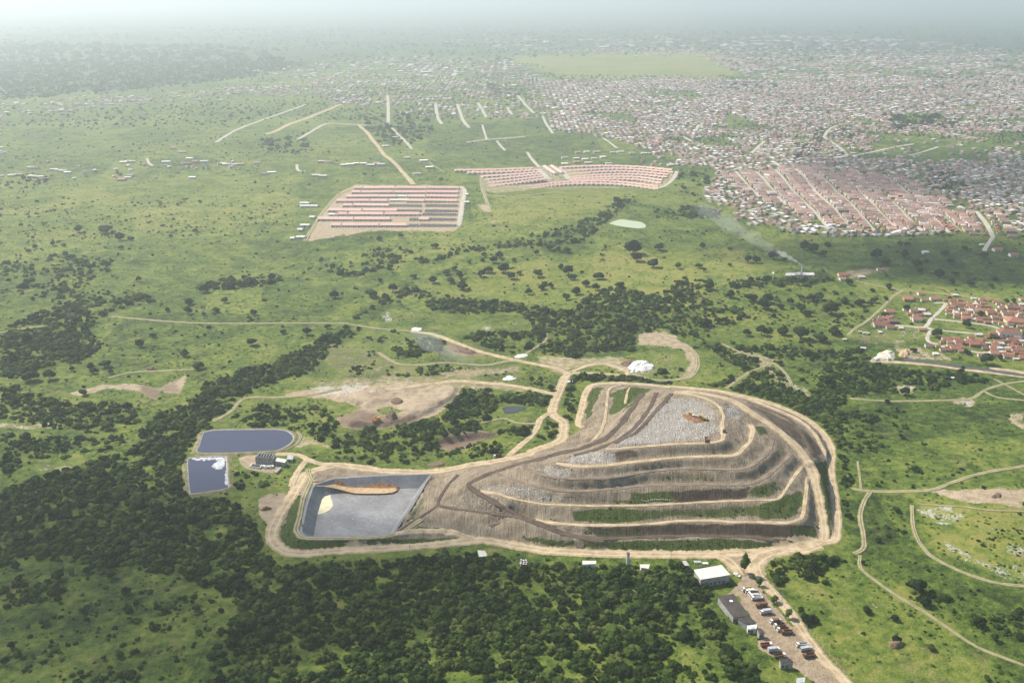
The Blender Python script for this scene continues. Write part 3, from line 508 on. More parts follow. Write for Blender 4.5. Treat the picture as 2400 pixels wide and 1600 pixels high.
def liner_material():
    m, nt, b = new_mat('grey_liner_sheet'); g = NG(nt); P = g.pos()
    n = g.noise(P, .05, 5, .6); n3 = g.noise(P, .5, 4, .65); st = g.noise(g.pos((1.2, .06, .1)), 1, 3, .6)
    col = g.ramp(g.math('ADD', g.math('MULTIPLY', n, .6), g.math('MULTIPLY', n3, .4)), [(.35, (.15, .15, .158)), (.52, (.235, .235, .242)), (.7, (.33, .33, .335))])
    o = g.n('ShaderNodeTexVoronoi', feature='DISTANCE_TO_EDGE'); g.put(o.inputs['Vector'], P); o.inputs['Scale'].default_value = .07
    cr = g.step(g.math('ADD', o.outputs[0], g.math('MULTIPLY', g.math('SUBTRACT', n3, .5), .12)), .03, .0)
    wr = g.step(g.math('ABSOLUTE', g.math('SUBTRACT', g.noise(g.pos((1, 1.6, 1)), .045, 3, .5), .5)), .006, .0)
    col = g.mix(g.math('MULTIPLY', g.math('MULTIPLY', cr, g.step(n, .5, .6)), .45), col, (.45, .45, .46)); col = g.mix(g.math('MULTIPLY', wr, .5), col, (.08, .085, .1)); col = g.mix(g.math('MULTIPLY', g.step(st, .58, .75), .2), col, (.45, .46, .48)); col = g.mix(g.step(g.noise(P, .35, 2), .72, .76), col, (.6, .6, .6))
    g.put(b.inputs['Base Color'], col); b.inputs['Roughness'].default_value = .5; b.inputs['Specular IOR Level'].default_value = .35
    g.bump(b, g.math('ADD', n3, o.outputs[0]), .5, .35); return m
M['liner'] = liner_material()
def water_material(name, deep, rough=.06):
    m, nt, b = new_mat(name); g = NG(nt); n = g.noise(g.pos(), .08, 3)
    g.put(b.inputs['Base Color'], g.mix(n, deep, tuple(x * 1.2 for x in deep))); b.inputs['Roughness'].default_value = rough; b.inputs['Specular IOR Level'].default_value = .5
    g.bump(b, g.noise(g.pos(), 1.5, 3), .04, .1); return m
M['leachate'] = water_material('leachate_water', (.050, .053, .090)); M['greenwater'] = water_material('green_pond_water', (.42, .47, .30), .3); M['darkwater'] = water_material('dark_pond_water', (.02, .03, .04))
# colours of the town that is too far to pick apart, from a colour layer of roof paints
def town_material():
    m, nt, b = new_mat('town_walls_and_roofs'); g = NG(nt); a = g.attr('paint'); g.put(b.inputs['Base Color'], a.outputs['Color']); return m
M['town'] = town_material()

# ------------------------------------------------------------------ mesh helpers
class MB:
    def __init__(s): s.v, s.f = [], []
    def add(s, vs, fs):
        o = len(s.v); s.v += [tuple(map(float, v)) for v in vs]; s.f += [tuple(i + o for i in f) for f in fs]; return s
    def box(s, x0, x1, y0, y1, z0, z1):
        return s.add([(x0, y0, z0), (x1, y0, z0), (x1, y1, z0), (x0, y1, z0), (x0, y0, z1), (x1, y0, z1), (x1, y1, z1), (x0, y1, z1)], [(0, 3, 2, 1), (4, 5, 6, 7), (0, 1, 5, 4), (1, 2, 6, 5), (2, 3, 7, 6), (3, 0, 4, 7)])
    def gable(s, x0, x1, y0, y1, z0, h, t=.18):
        """pitched roof slab, ridge along x"""
        ym = (y0 + y1) / 2
        vs = [(x0, y0, z0), (x1, y0, z0), (x1, ym, z0 + h), (x0, ym, z0 + h), (x0, y1, z0), (x1, y1, z0)]
        vs += [(a, b, c - t) for a, b, c in vs]
        return s.add(vs, [(0, 1, 2, 3), (3, 2, 5, 4), (6, 9, 8, 7), (9, 10, 11, 8), (0, 6, 7, 1), (4, 5, 11, 10), (0, 3, 9, 6), (3, 4, 10, 9), (1, 7, 8, 2), (2, 8, 11, 5)])
    def gable_walls(s, x0, x1, y0, y1, h, r):
        ym = (y0 + y1) / 2
        return s.add([(x0, y0, 0), (x1, y0, 0), (x1, y1, 0), (x0, y1, 0), (x0, y0, h), (x1, y0, h), (x1, y1, h), (x0, y1, h), (x0, ym, h + r), (x1, ym, h + r)], [(0, 1, 5, 4), (2, 3, 7, 6), (1, 2, 6, 9, 5), (3, 0, 4, 8, 7), (4, 5, 9, 8), (7, 8, 9, 6)])
    def hip(s, x0, x1, y0, y1, z0, h):
        d = min(x1 - x0, y1 - y0) / 2 * .98; ym = (y0 + y1) / 2
        a, b2 = (x0 + d, x1 - d) if x1 - x0 > 2 * d else ((x0 + x1) / 2 - .05, (x0 + x1) / 2 + .05)
        return s.add([(x0, y0, z0), (x1, y0, z0), (x1, y1, z0), (x0, y1, z0), (a, ym, z0 + h), (b2, ym, z0 + h)], [(0, 1, 5, 4), (1, 2, 5), (2, 3, 4, 5), (3, 0, 4), (0, 3, 2, 1)])
    def cyl(s, p, q, r0, r1, n=8):
        p, q = Vector(p), Vector(q); d = (q - p).normalized(); a = d.orthogonal().normalized(); b = d.cross(a)
        vs = [p + (a * math.cos(t) + b * math.sin(t)) * r0 for t in [2 * math.pi * k / n for k in range(n)]] + [q + (a * math.cos(t) + b * math.sin(t)) * r1 for t in [2 * math.pi * k / n for k in range(n)]]
        return s.add(vs, [(k, (k + 1) % n, n + (k + 1) % n, n + k) for k in range(n)] + [tuple(range(n))[::-1], tuple(range(n, 2 * n))])
    def mesh(s, name, mat):
        me = bpy.data.meshes.new(name); me.from_pydata(s.v, [], s.f); me.update(); me.materials.append(mat); return me
def tag(o, label=None, cat=None, group=None, kind=None):
    for k, v in (('label', label), ('category', cat), ('group', group), ('kind', kind)):
        if v: o[k] = v
    return o
def link(name, me, parent=None, loc=None, rz=None, sc=None):
    o = bpy.data.objects.new(name, me); C.objects.link(o); o.parent = parent
    if loc is not None: o.location = loc
    if rz is not None: o.rotation_euler = (0, 0, rz)
    if sc is not None: o.scale = sc if hasattr(sc, '__len__') else (sc, sc, sc)
    return o
def thing(name, label, cat, loc, rz=0, group=None, sc=1): return tag(link(name, None, None, loc, rz, sc), label, cat, group)
def copy_tree(src, parent=None, **k):
    c = src.copy(); C.objects.link(c); c.parent = parent
    for ch in src.children: copy_tree(ch, c)
    return c
def np_mesh(name, V, Q, mat, smooth_=False):
    me = bpy.data.meshes.new(name); n, k = len(Q), Q.shape[1]
    me.vertices.add(len(V)); me.vertices.foreach_set('co', np.asarray(V, np.float32).ravel())
    me.loops.add(n * k); me.loops.foreach_set('vertex_index', Q.astype(np.int32).ravel())
    me.polygons.add(n); me.polygons.foreach_set('loop_start', np.arange(n, dtype=np.int32) * k)
    me.polygons.foreach_set('use_smooth', np.full(n, smooth_)); me.update(calc_edges=True); me.materials.append(mat); return me
def color_attr(me, name, rgba):
    a = me.color_attributes.new(name, 'FLOAT_COLOR', 'POINT'); a.data.foreach_set('color', np.asarray(rgba, np.float32).ravel())

# ------------------------------------------------------------------ ground and tip (one seamless grid, split in two objects)
def axis(parts):
    out = [parts[0][0]]
    for a, b, d0, d1 in parts:
        p = a; 
        while p < b - 1e-6:
            d = d0 + (d1 - d0) * (p - a) / (b - a); p = min(b, p + d); out.append(p)
    return np.unique(np.round(np.array(out), 4))
xr = axis([(SX1, 620, 2.2, 3.5), (620, 1100, 3.5, 7), (1100, 2500, 8, 30), (2500, 60000, 60, 6000)])
xl = -axis([(-SX0, 620, 2.2, 3.5), (620, 1100, 3.5, 7), (1100, 2500, 8, 30), (2500, 60000, 60, 6000)])
xs = np.unique(np.concatenate([xl, axis([(SX0, SX1, 1.5, 1.5)]), xr]))
ys = np.unique(np.concatenate([axis([(-300, 360, 40, 10)]), axis([(360, SY0, 2.2, 2.0)]), axis([(SY0, SY1, 1.5, 1.5)]), axis([(SY1, 1500, 2.0, 5.5), (1500, 3600, 6, 26), (3600, 9000, 30, 300), (9000, 120000, 400, 9000)])]))
XX, YY = np.meshgrid(xs, ys); ZZ = HT(XX, YY)
PX, PY = project(XX, YY, ZZ)
wpx = 1 / np.clip(YY / 700, .6, 6)
WX, WY = PX + 26 * wpx * (fbm(XX, YY, 16, 31, 4) - .5), PY + 16 * wpx * (fbm(XX, YY, 16, 77, 4) - .5)
VX, VY = PX + 26 * (fbm(XX, YY, 9, 41, 4) - .5), PY + 11 * (fbm(XX, YY, 9, 87, 4) - .5)
nvx, nvy = len(xs), len(ys)
front = YY * cp - (ZZ - CAM_H) * sp > 50
mk = np.zeros((nvy, nvx, 4))
mk[..., 0] = lookup(M_SOIL, WX, WY); mk[..., 1] = lookup(M_TONE, WX, WY); mk[..., 2] = lookup(M_PALE, WX, WY); mk[..., 3] = lookup(M_DARK, WX, WY)
offv = ~front | (PX < -40) | (PX > 2440) | (PY > 1640); mk[offv] = (0, .5, 0, 0); mk[(YY > 4500) & offv] = (0, .9, 0, 0)
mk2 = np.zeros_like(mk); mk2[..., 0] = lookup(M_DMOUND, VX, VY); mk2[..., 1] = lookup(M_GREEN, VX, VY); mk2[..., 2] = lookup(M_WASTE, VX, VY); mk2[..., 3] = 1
idx = np.arange(nvy * nvx).reshape(nvy, nvx)
quads = np.stack([idx[:-1, :-1], idx[:-1, 1:], idx[1:, 1:], idx[1:, :-1]], -1).reshape(-1, 4)
cxq = (0.25 * (XX[:-1, :-1] + XX[:-1, 1:] + XX[1:, 1:] + XX[1:, :-1])).ravel(); cyq = (0.25 * (YY[:-1, :-1] + YY[:-1, 1:] + YY[1:, 1:] + YY[1:, :-1])).ravel()
is_m = in_poly(cxq, cyq, MOUND_W); is_hole = in_poly(cxq, cyq, inset(rimw, 1.6))
V = np.stack([XX, YY, ZZ], -1).reshape(-1, 3)
def submesh(name, sel, mat, colors):
    q = quads[sel]; used = np.unique(q); mp = np.full(len(V), -1); mp[used] = np.arange(len(used))
    me = np_mesh(name, V[used], mp[q], mat, True); color_attr(me, 'mask', colors.reshape(-1, 4)[used]); return me
ground = link('ground', submesh('ground', ~is_m, M['ground'], mk)); tag(ground, 'green pasture and scrubland spreading to the hazy horizon', None, None, 'structure')
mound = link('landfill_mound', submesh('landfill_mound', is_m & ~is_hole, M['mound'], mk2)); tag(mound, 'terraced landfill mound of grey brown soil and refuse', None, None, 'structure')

# ------------------------------------------------------------------ roads
ROADSEG = []
def ribbon(name, pts, hw, mat, label=None, lift=.18, jit=.12, world_pts=None, part=None):
    if world_pts is None: world_pts = [G(p[0], p[1]) if len(p) < 3 else w3([p])[0] for p in pts]
    P = smooth(world_pts, 10)[:, :2]
    L = np.hypot(*np.diff(P, axis=0).T); s = np.concatenate([[0], np.cumsum(L)])
    st = np.clip(P[:, 1].mean() / 450, 1.2, 14)
    t = np.arange(0, s[-1] + st, st); t = np.minimum(t, s[-1]); Q = np.stack([np.interp(t, s, P[:, k]) for k in range(2)], 1)
    T = np.gradient(Q, axis=0); T /= np.maximum(np.hypot(*T.T)[:, None], 1e-6); N = np.stack([-T[:, 1], T[:, 0]], 1)
    sd_ = len(ROADSEG) + 3; lift = lift + .004 * (len(ROADSEG) % 45)
    jl = 1 + jit * 4 * (fbm(t, t * 0, 12, sd_, 4) - .5) + .25 * (rng.random(len(t)) - .5); jr = 1 + jit * 4 * (fbm(t, t * 0, 12, sd_ + 50, 4) - .5) + .25 * (rng.random(len(t)) - .5)
    cols = np.array([-1, -.86, -.5, -.17, .17, .5, .86, 1.0]); vs = []; ac = []
    for c in cols:
        off = N * (c * hw * np.where(c < 0, jl, jr))[:, None]; p = Q + off
        z = HT(p[:, 0], p[:, 1]) + (lift if abs(c) < .95 else -.05); vs.append(np.column_stack([p, z])); ac.append(np.full(len(p), c))
    Vv = np.stack(vs, 1).reshape(-1, 3); n, k = len(Q), len(cols); ix = np.arange(n * k).reshape(n, k)
    q = np.stack([ix[:-1, :-1], ix[:-1, 1:], ix[1:, 1:], ix[1:, :-1]], -1).reshape(-1, 4)[:, ::-1]
    me = np_mesh(name, Vv, q, mat, True); a = me.attributes.new('across', 'FLOAT', 'POINT'); a.data.foreach_set('value', np.stack(ac, 1).ravel().astype(np.float32))
    o = link(name, me, part); ROADSEG.append((Q, hw))
    if part is None: tag(o, label, None, None, 'structure')
    return o
for pts, hw, kind in BENCH: ribbon('bench_road', pts, hw * (.62 if kind == 'light' and hw < 4 else .8), M[{'light': 'road', 'mid': 'midroad', 'dark': 'darkroad'}[kind]], world_pts=w3(pts), part=mound, jit=.34)
ribbon('perimeter_road', PERIM, 3.3, M['road'], 'pale dirt road round the back and right of the landfill mound')
ribbon('haul_road', HAUL, 4.6, M['road'], 'wide pale haul road curving round the lined pit')
ribbon('berm_track', RIM_TRACK, 2.2, M['track'], 'brown wheel track on the rim of the lined pit', world_pts=w3(RIM_TRACK), jit=.1)
ROADS = [
 (C2([(945,556),(1100,536),(1300,546),(1480,585)]), 3.0, 'road'), (C3([(1250,1280),(1400,1285),(1500,1340),(1560,1420)]), 4, 'road'), (C3([(2080,1200),(1900,1235),(1720,1275),(1650,1340),(1650,1410)]), 7, 'road'),
 (C3([(1850,1240),(1980,1250),(2100,1215)]), 4, 'road'), (C4([(500,760),(520,830),(590,925),(680,1030),(770,1140),(850,1260),(950,1400),(1060,1510),(1140,1600)]), 3.6, 'road'),
 (B1([(750,615),(950,632),(1100,645),(1350,660),(1700,662),(2000,660),(2323,662)]) + B2([(60,668),(280,700),(480,715),(640,740),(760,785),(900,840),(1010,870),(1130,900),(1300,935),(1450,965),(1545,1000)]), 2.6, 'track'),
 (B2([(480,715),(640,740),(760,785),(900,840),(1010,870),(1130,900),(1300,935),(1450,965),(1545,1000)]), 3.4, 'road'),
 (B2([(1475,1150),(1300,1110),(1100,1078),(950,1065),(820,1055),(700,1062),(500,1090),(300,1110)]), 3.4, 'road'), (B2([(1440,1260),(1360,1310),(1330,1380),(1290,1430),(1200,1510),(1140,1565)]), 2.8, 'road'),
 (B2([(1545,1000),(1620,970),(1700,945),(1800,940),(1900,970),(1955,1000),(1900,1012),(1700,1000),(1560,1000)]), 2.6, 'road'), (B2([(1960,1000),(2100,1040),(2200,1050),(2323,1040)]) + B3([(60,1020),(100,960),(95,880),(40,820)]), 3.0, 'track'),
 (B2([(250,860),(330,910),(400,940),(550,945),(700,930),(850,940),(1000,945),(1130,920),(1240,922)]), 2.8, 'track'), (B2([(1400,730),(1390,780),(1300,840),(1240,880)]), 1.8, 'track'), (B2([(950,1340),(1100,1310),(1200,1340),(1320,1345)]), 1.8, 'track'),
 (ZT([(1430,490),(1600,490),(1750,505),(1850,560),(1790,650),(1700,790),(1640,930)]), 2.8, 'road'), (ZT([(1850,560),(2050,620),(2323,635)]), 3.2, 'road'), (ZT([(1720,190),(1770,240),(1730,330),(1640,390),(1560,430)]), 1.8, 'track'), (ZT([(960,590),(1060,680),(1220,715),(1400,745)]), 2.2, 'track'),
 (ZL([(480,110),(500,200),(530,260),(640,300)]), 2.2, 'track'),
 (C4([(1150,248),(1280,265),(1500,265),(1700,252),(1850,200),(2050,140),(2340,88)]), 2.6, 'track'), (C4([(1275,268),(1228,350),(1210,450),(1230,560),(1230,650),(1165,692)]), 2.4, 'track'), (C4([(1205,700),(1215,790),(1350,900),(1500,1000),(1650,1090),(1800,1190),(2020,1330),(2330,1450)]), 1.6, 'track'),
 (C4([(1190,60),(1205,160),(1215,250)]), 1.2, 'track'), (C4([(1560,360),(1570,500),(1610,610),(1700,710),(1850,790),(2000,850),(2150,890),(2330,912)]), 1.9, 'track'), (C4([(1600,350),(1900,370),(2100,395),(2330,405)]), 1.2, 'track'),
 (B3([(295,1105),(430,1010),(560,950),(610,932),(680,980),(730,1050),(740,1085)]), 2.2, 'track'), (B3([(1140,1172),(1400,1190),(1700,1186),(1950,1175),(2050,1120),(2180,1075),(2330,1055)]), 2.2, 'track'), (B3([(2050,1125),(2150,1165),(2330,1185)]), 2.0, 'track'), (B3([(2120,1040),(2200,1080),(2330,1150)]), 1.8, 'track'), (B3([(270,800),(400,860),(580,905)]), 2.2, 'track'),
 (ZV([(420,975),(800,990),(1200,1025),(1600,1080),(2000,1125),(2310,1168)]), 3.2, 'road'), (ZV([(820,952),(1100,985),(1500,1040),(1900,1090),(2310,1150)]), 4.0, 'asphalt'), (ZV([(1880,1068),(2100,1085),(2320,1120)]), 4.0, 'road'),
 (B3([(1180,370),(1300,400),(1420,425)]) + ZV([(800,105),(1050,125),(1400,160),(1700,195),(2000,220),(2310,280)]), 2.6, 'track'), (ZV([(820,108),(700,180),(640,240),(560,320),(450,420),(350,500),(220,580),(140,660)]), 2.4, 'track'),
 (ZV([(1200,260),(1340,270),(1250,380),(1170,450),(1120,530),(1060,560),(850,545),(720,535)]), 2.4, 'street'), (ZV([(1120,560),(1200,590),(1500,620),(1800,640)]), 2.2, 'street'), (ZV([(1200,460),(1500,490),(1900,545),(2050,610)]), 2.4, 'street'), (ZV([(1160,600),(1120,680),(1140,740),(1250,770)]), 2.2, 'street'), (ZV([(1560,830),(1750,870),(1900,870)]), 2.2, 'street'),
 (A2([(120,850),(190,920),(260,1010),(340,1090),(400,1150),(490,1255)]), 5.0, 'road'), (A2([(315,650),(320,760),(320,860)]), 5, 'street'), (A2([(340,870),(400,930),(480,1015)]), 4, 'street'), (A2([(640,700),(655,790),(685,845)]), 5, 'street'), (A2([(790,710),(830,820),(870,870)]), 5, 'street'), (A2([(930,700),(960,750),(990,800)]), 5, 'street'), (A2([(1130,730),(1160,780)]), 5, 'street'), (A2([(1200,650),(1250,710),(1310,770)]), 5, 'street'), (A2([(1370,790),(1400,850),(1440,910)]), 4, 'street'), (A2([(850,970),(1000,950),(1250,930)]), 4, 'street'), (A2([(960,850),(990,950)]), 3, 'street'), (A2([(1060,960),(1115,1025)]), 3, 'street'), (A2([(1265,1035),(1350,1140)]), 3.5, 'street'), (A2([(960,1230),(970,1310),(1000,1400)]), 4, 'track'), (A2([(1780,940),(1880,1010)]), 3, 'street'), (A2([(0,845),(60,845),(120,850),(200,855)]), 5, 'street'), (A2([(590,1100),(700,1170)]), 2.5, 'track'),
 (A1([(1470,970),(1600,890),(1750,830),(1920,770),(2080,710)]), 5, 'street'), (A1([(1810,915),(1960,850),(2150,780),(2323,710)]), 7, 'road'), (A1([(2030,950),(2200,850),(2323,840)]), 5, 'street'), (A1([(1000,1080),(1015,1110),(1040,1130)]), 3, 'street'), (A1([(2020,1120),(2030,1160),(2080,1165)]), 3, 'street'),
 (B1([(0,725),(150,700),(300,680)]), 2.2, 'track'), (B1([(740,1032),(900,995),(1100,985),(1320,975)]), 2.2, 'track'), (B1([(1450,1330),(1560,1270),(1640,1190),(1720,1165),(1900,1165),(2100,1150),(2323,1105)]), 2.6, 'track'),
 (ZE1([(2140,150),(2190,200),(2160,350),(2140,500),(2110,640)]), 4, 'street'), (ZE1([(800,170),(600,260),(430,440),(300,640),(180,830)]), 4, 'track'), (ZE2([(280,200),(300,330),(380,370),(600,380),(900,350),(1100,330)]), 3.5, 'track'), (ZE2([(780,0),(860,90)]), 3, 'street'), (ZE2([(850,110),(950,215)]), 6, 'street'), (ZE2([(1050,100),(1150,210)]), 6, 'street'), (ZE2([(2210,130),(2180,200),(2100,270),(1980,310)]), 4, 'street'),
]
STREETS = [ZC(p) for p in ([(715,75),(800,170),(920,300),(1050,440)], [(850,70),(960,190),(1100,330),(1205,460)], [(930,50),(1070,170),(1200,290),(1390,492)], [(1180,110),(1300,240),(1400,350),(1515,455)], [(1250,80),(1400,220),(1560,360),(1695,485)], [(1430,110),(1600,240),(1750,380),(1865,492)], [(1700,260),(1830,390),(1930,485)], [(2040,350),(2110,440),(2150,520)], [(590,90),(670,170),(790,310)], [(460,90),(530,170),(610,250)])]
CITYROADS = [A3([(960,940),(1000,880),(1080,845)]), A3([(960,930),(1050,990),(1130,1060)]), A3([(460,1050),(560,960)]), A3([(1600,870),(1800,900),(2010,940)]), A3([(1160,1060),(1400,1010),(1570,980)]), A3([(0,930),(150,990),(380,1000)]), A3([(80,900),(110,850)]), A3([(1480,880),(1700,900)]), A3([(1540,1060),(1740,1000)])]
ROADLABEL = {'road': 'pale dirt road', 'track': 'worn dirt track', 'street': 'pale unpaved street', 'asphalt': 'grey asphalt road by the village'}
for pts, hw, k in ROADS:
  hw = hw * (.85 if k == 'track' else 1)
  ribbon({'road': 'dirt_road', 'track': 'dirt_track', 'street': 'street', 'asphalt': 'asphalt_road'}[k], pts, hw, M[k], ROADLABEL[k], lift=.2 if k != 'asphalt' else .3)
for p in STREETS: ribbon('street', p, 3.6, M['street'], 'pale unpaved street between rows of houses', lift=.25)
for p in CITYROADS: ribbon('street', p, 4.2, M['street'], 'pale street across the town', lift=.3)
ribbon('street', ZC([(2150,520),(2120,560),(2090,612)]), 3.2, M['street'], 'pale street down to the pasture', lift=.25)
_pts = np.vstack([q for q, h in ROADSEG]); _hw = np.concatenate([np.full(len(q), h) for q, h in ROADSEG])
# distance to the roads on a hash grid
_cell = {}
for k, (a, b) in enumerate(np.floor(_pts / 12).astype(int)): _cell.setdefault((a, b), []).append(k)
def near_road(x, y, pad):
    out = np.zeros(len(x), bool); ca = np.floor(x / 12).astype(int); cb = np.floor(y / 12).astype(int)
    for i in range(len(x)):
        for da in (-1, 0, 1):
            for db in (-1, 0, 1):
                c = _cell.get((ca[i] + da, cb[i] + db))
                if c:
                    d = np.hypot(_pts[c, 0] - x[i], _pts[c, 1] - y[i]) - _hw[c]
                    if (d < pad[i]).any(): out[i] = True; break
            if out[i]: break
    return out
# ------------------------------------------------------------------ the lined cell
def poly_world(pts, z): return [(x, y) for x, y, _ in w3([p[:2] for p in pts], z)]
def densify(P, step):
    P = np.asarray(P, float); out = []
    for i in range(len(P)):
        a, b = P[i], P[(i + 1) % len(P)]; n = max(1, int(np.hypot(*(b - a)) / step))
        out += [a + (b - a) * k / n for k in range(n)]
    return np.array(out)
def ring_mesh(rings, fill=False):
    n = len(rings[0]); m = MB(); vs = [tuple(p) for r in rings for p in r]; fs = []
    for k in range(len(rings) - 1):
        for i in range(n):
            j = (i + 1) % n; fs.append((k * n + i, k * n + j, (k + 1) * n + j, (k + 1) * n + i))
    if fill: fs.append(tuple(range((len(rings) - 1) * n, len(rings) * n)))
    return m.add(vs, fs)
def closed_smooth(P, n=6):
    P = np.array(P, float); k = len(P); Q = smooth(np.vstack([P[-2:], P, P[:3]]), n); return Q[2 * n:(2 + k) * n]
R0 = densify([p[:2] for p in rimw], 6)
quad = np.array(poly_world(ZL([(440,1030),(1650,985),(2165,185),(570,335)]), 4.0)); quad_in = inset(quad, 6.0)
def homography(a, b):
    A = []; 
    for (x, y), (u, v) in zip(a, b): A += [[x, y, 1, 0, 0, 0, -u * x, -u * y], [0, 0, 0, x, y, 1, -v * x, -v * y]]
    h = np.append(np.linalg.solve(np.array(A), np.array(b).ravel()), 1).reshape(3, 3)
    def f(P): q = np.column_stack([P, np.ones(len(P))]) @ h.T; return q[:, :2] / q[:, 2:]
    return f
fl = homography(quad, quad_in)(R0); cen = R0.mean(0); lip = R0 + (R0 - cen) / np.hypot(*(R0 - cen).T)[:, None] * 1.8
up = lambda P, z: [(x, y, z) for x, y in P]
me = ring_mesh([up(lip, 4.12), up(R0, 4.05), up(R0 * .5 + fl * .5, .2), up(fl, -3.2)]).mesh('liner_slope', M['liner'])
pit = thing('lined_pit', 'large pit lined with grey plastic sheet beside the landfill mound', 'landfill pit', (0, 0, 0))
link('liner_slope', me, pit)
fm = MB().add(up(fl, -3.2), [tuple(range(len(fl)))]); link('liner_floor', fm.mesh('liner_floor', M['liner']), pit)
sl = poly_world(ZL([(600,420),(700,412),(775,425),(800,520),(822,600),(790,660),(730,700),(650,728),(590,725),(572,680),(590,560)]), -3.2)
sl = closed_smooth(sl, 5); tag(link('sludge_pool', MB().add(up(sl, -3.13), [tuple(range(len(sl)))]).mesh('sludge_pool', M['sludge']), pit), 'pale yellow dried sludge on the liner floor')
# the earth ramp down into the cell
def res(pts, n=30):
    P = smooth(w3(ZL(pts)), 8); L = np.hypot(*np.diff(P[:, :2], axis=0).T); s = np.concatenate([[0], np.cumsum(L)]); t = np.linspace(0, s[-1], n); return np.stack([np.interp(t, s, P[:, k]) for k in range(3)], 1)
LN = [res([(585,408,-3.3),(760,412,-3.3),(890,414,-3.3),(960,440,-3.3),(1130,466,-3.3),(1400,466,-3.3),(1600,460,-3.3),(1700,446,-3.3),(1738,410,-3.3)]), res([(555,350,4.0),(700,350,2.0),(900,385,-.4),(1000,412,-1.4),(1120,440,-2.0),(1300,448,-2.1),(1500,444,-2.1),(1640,432,-2.1),(1700,405,-2.1)]),
      res([(545,298,4.0),(740,300,2.6),(900,336,.6),(1050,362,-.8),(1200,368,-1.5),(1400,372,-1.8),(1560,376,-1.9),(1640,372,-1.9),(1690,370,-2.0)]), res([(560,285,4.0),(800,258,3.8),(950,272,2.6),(1150,266,1.6),(1350,272,1.2),(1500,288,.6),(1600,302,0),(1690,315,-.8),(1732,348,-1.6)])]
LN.append(LN[3] + np.array([1.5, 3.2, 0]) * 1.0); LN[4][:, 2] = -3.4
LN.insert(3, LN[2] * .55 + LN[3] * .45); LN[3][:, 2] -= .35; LN.insert(1, LN[0] * .4 + LN[1] * .6)
for k, Ln in enumerate(LN): Ln[:, :2] += (rng.random((len(Ln), 2)) - .5) * (.7 if k in (0, 1, 4, 5, 6) else .2); Ln[:, 2] += (rng.random(len(Ln)) - .5) * (.5 if k in (1, 4, 5) else 0)
prof = np.stack(LN, 1); nc = prof.shape[1]; vs = [tuple(v) for r in prof for v in r]
fs = [(i * nc + j, i * nc + j + 1, (i + 1) * nc + j + 1, (i + 1) * nc + j)[::-1] for i in range(len(prof) - 1) for j in range(nc - 1)]
top = [f for f in fs if min(f) % nc == 2]; side = [f for f in fs if min(f) % nc != 2] + [tuple((len(prof) - 1) * nc + j for j in range(nc))]
ramp_t = thing('earth_ramp', 'red brown earth ramp running down into the lined pit', 'earth ramp', (0, 0, 0))
link('side_slope', MB().add(vs, side).mesh('side_slope', M['redsoil']), ramp_t); link('driving_surface', MB().add([(a, b, c + .03) for a, b, c in vs], top).mesh('driving_surface', M['tansoil']), ramp_t)

# ------------------------------------------------------------------ ponds
def pond(name, pts, mat, rise, label, berm=5.0, lipmat='concrete'):
    P0 = [G(*p[:2]) for p in pts]; z = float(np.mean([p[2] for p in P0])) + rise
    P = closed_smooth([tuple(map(float, unproject(p[0], p[1], z))) for p in pts], 5)
    w = tag(link(name, MB().add(up(P, z), [tuple(range(len(P)))]).mesh(name, mat)), label, None, None, 'structure')
    def off(d): return inset(P, -d)
    if berm:
        a, b, c = off(.9), off(berm * .45), off(berm)
        link('edge_strip', ring_mesh([up(P, z + .02), up(a, z + .35)]).mesh('edge_strip', M[lipmat]), w)
        link('bank', ring_mesh([up(a, z + .34), up(b, z + .4), [(x, y, float(HT(x, y)) - .15) for x, y in c]]).mesh('bank', M['berm']), w)
    return P, z
POND1 = ZT([(372,455),(400,360),(445,215),(490,185),(620,166),(900,160),(1300,156),(1480,160),(1590,185),(1655,240),(1660,290),(1610,350),(1500,410),(1390,437),(1000,458),(600,468)])
POND2 = ZT([(238,610),(250,556),(330,538),(560,524),(720,522),(748,560),(760,740),(775,900),(762,948),(520,990),(300,1018),(268,995),(245,760)])
POND3 = ZE2([(1502,690),(1530,652),(1600,620),(1660,606),(1720,612),(1850,630),(1898,655),(1905,675),(1880,690),(1760,696),(1640,700),(1560,699)])
POND4 = B2([(1105,1252),(1130,1226),(1200,1226),(1255,1230),(1230,1250),(1150,1272),(1112,1268)])
p1, z1 = pond('leachate_pond', POND1, M['leachate'], .7, 'large slate blue leachate pond with a rounded right end')
p2, z2 = pond('leachate_pond', POND2, M['leachate'], .7, 'small square slate blue leachate pond with white patches')
pond('farm_pond', POND3, M['greenwater'], .4, 'pale green pond in the pasture below the red roofed estate', 0)
pond('dark_pool', POND4, M['darkwater'], .35, 'small dark pool under the trees beside the tan diggings', 0)
fo = tag(link('white_patches', None), 'white patches lying on the square pond', None, None, 'stuff'); bpy.data.objects.remove(fo)
m = MB()  # clusters of flat irregular white patches just above the water of the square pond
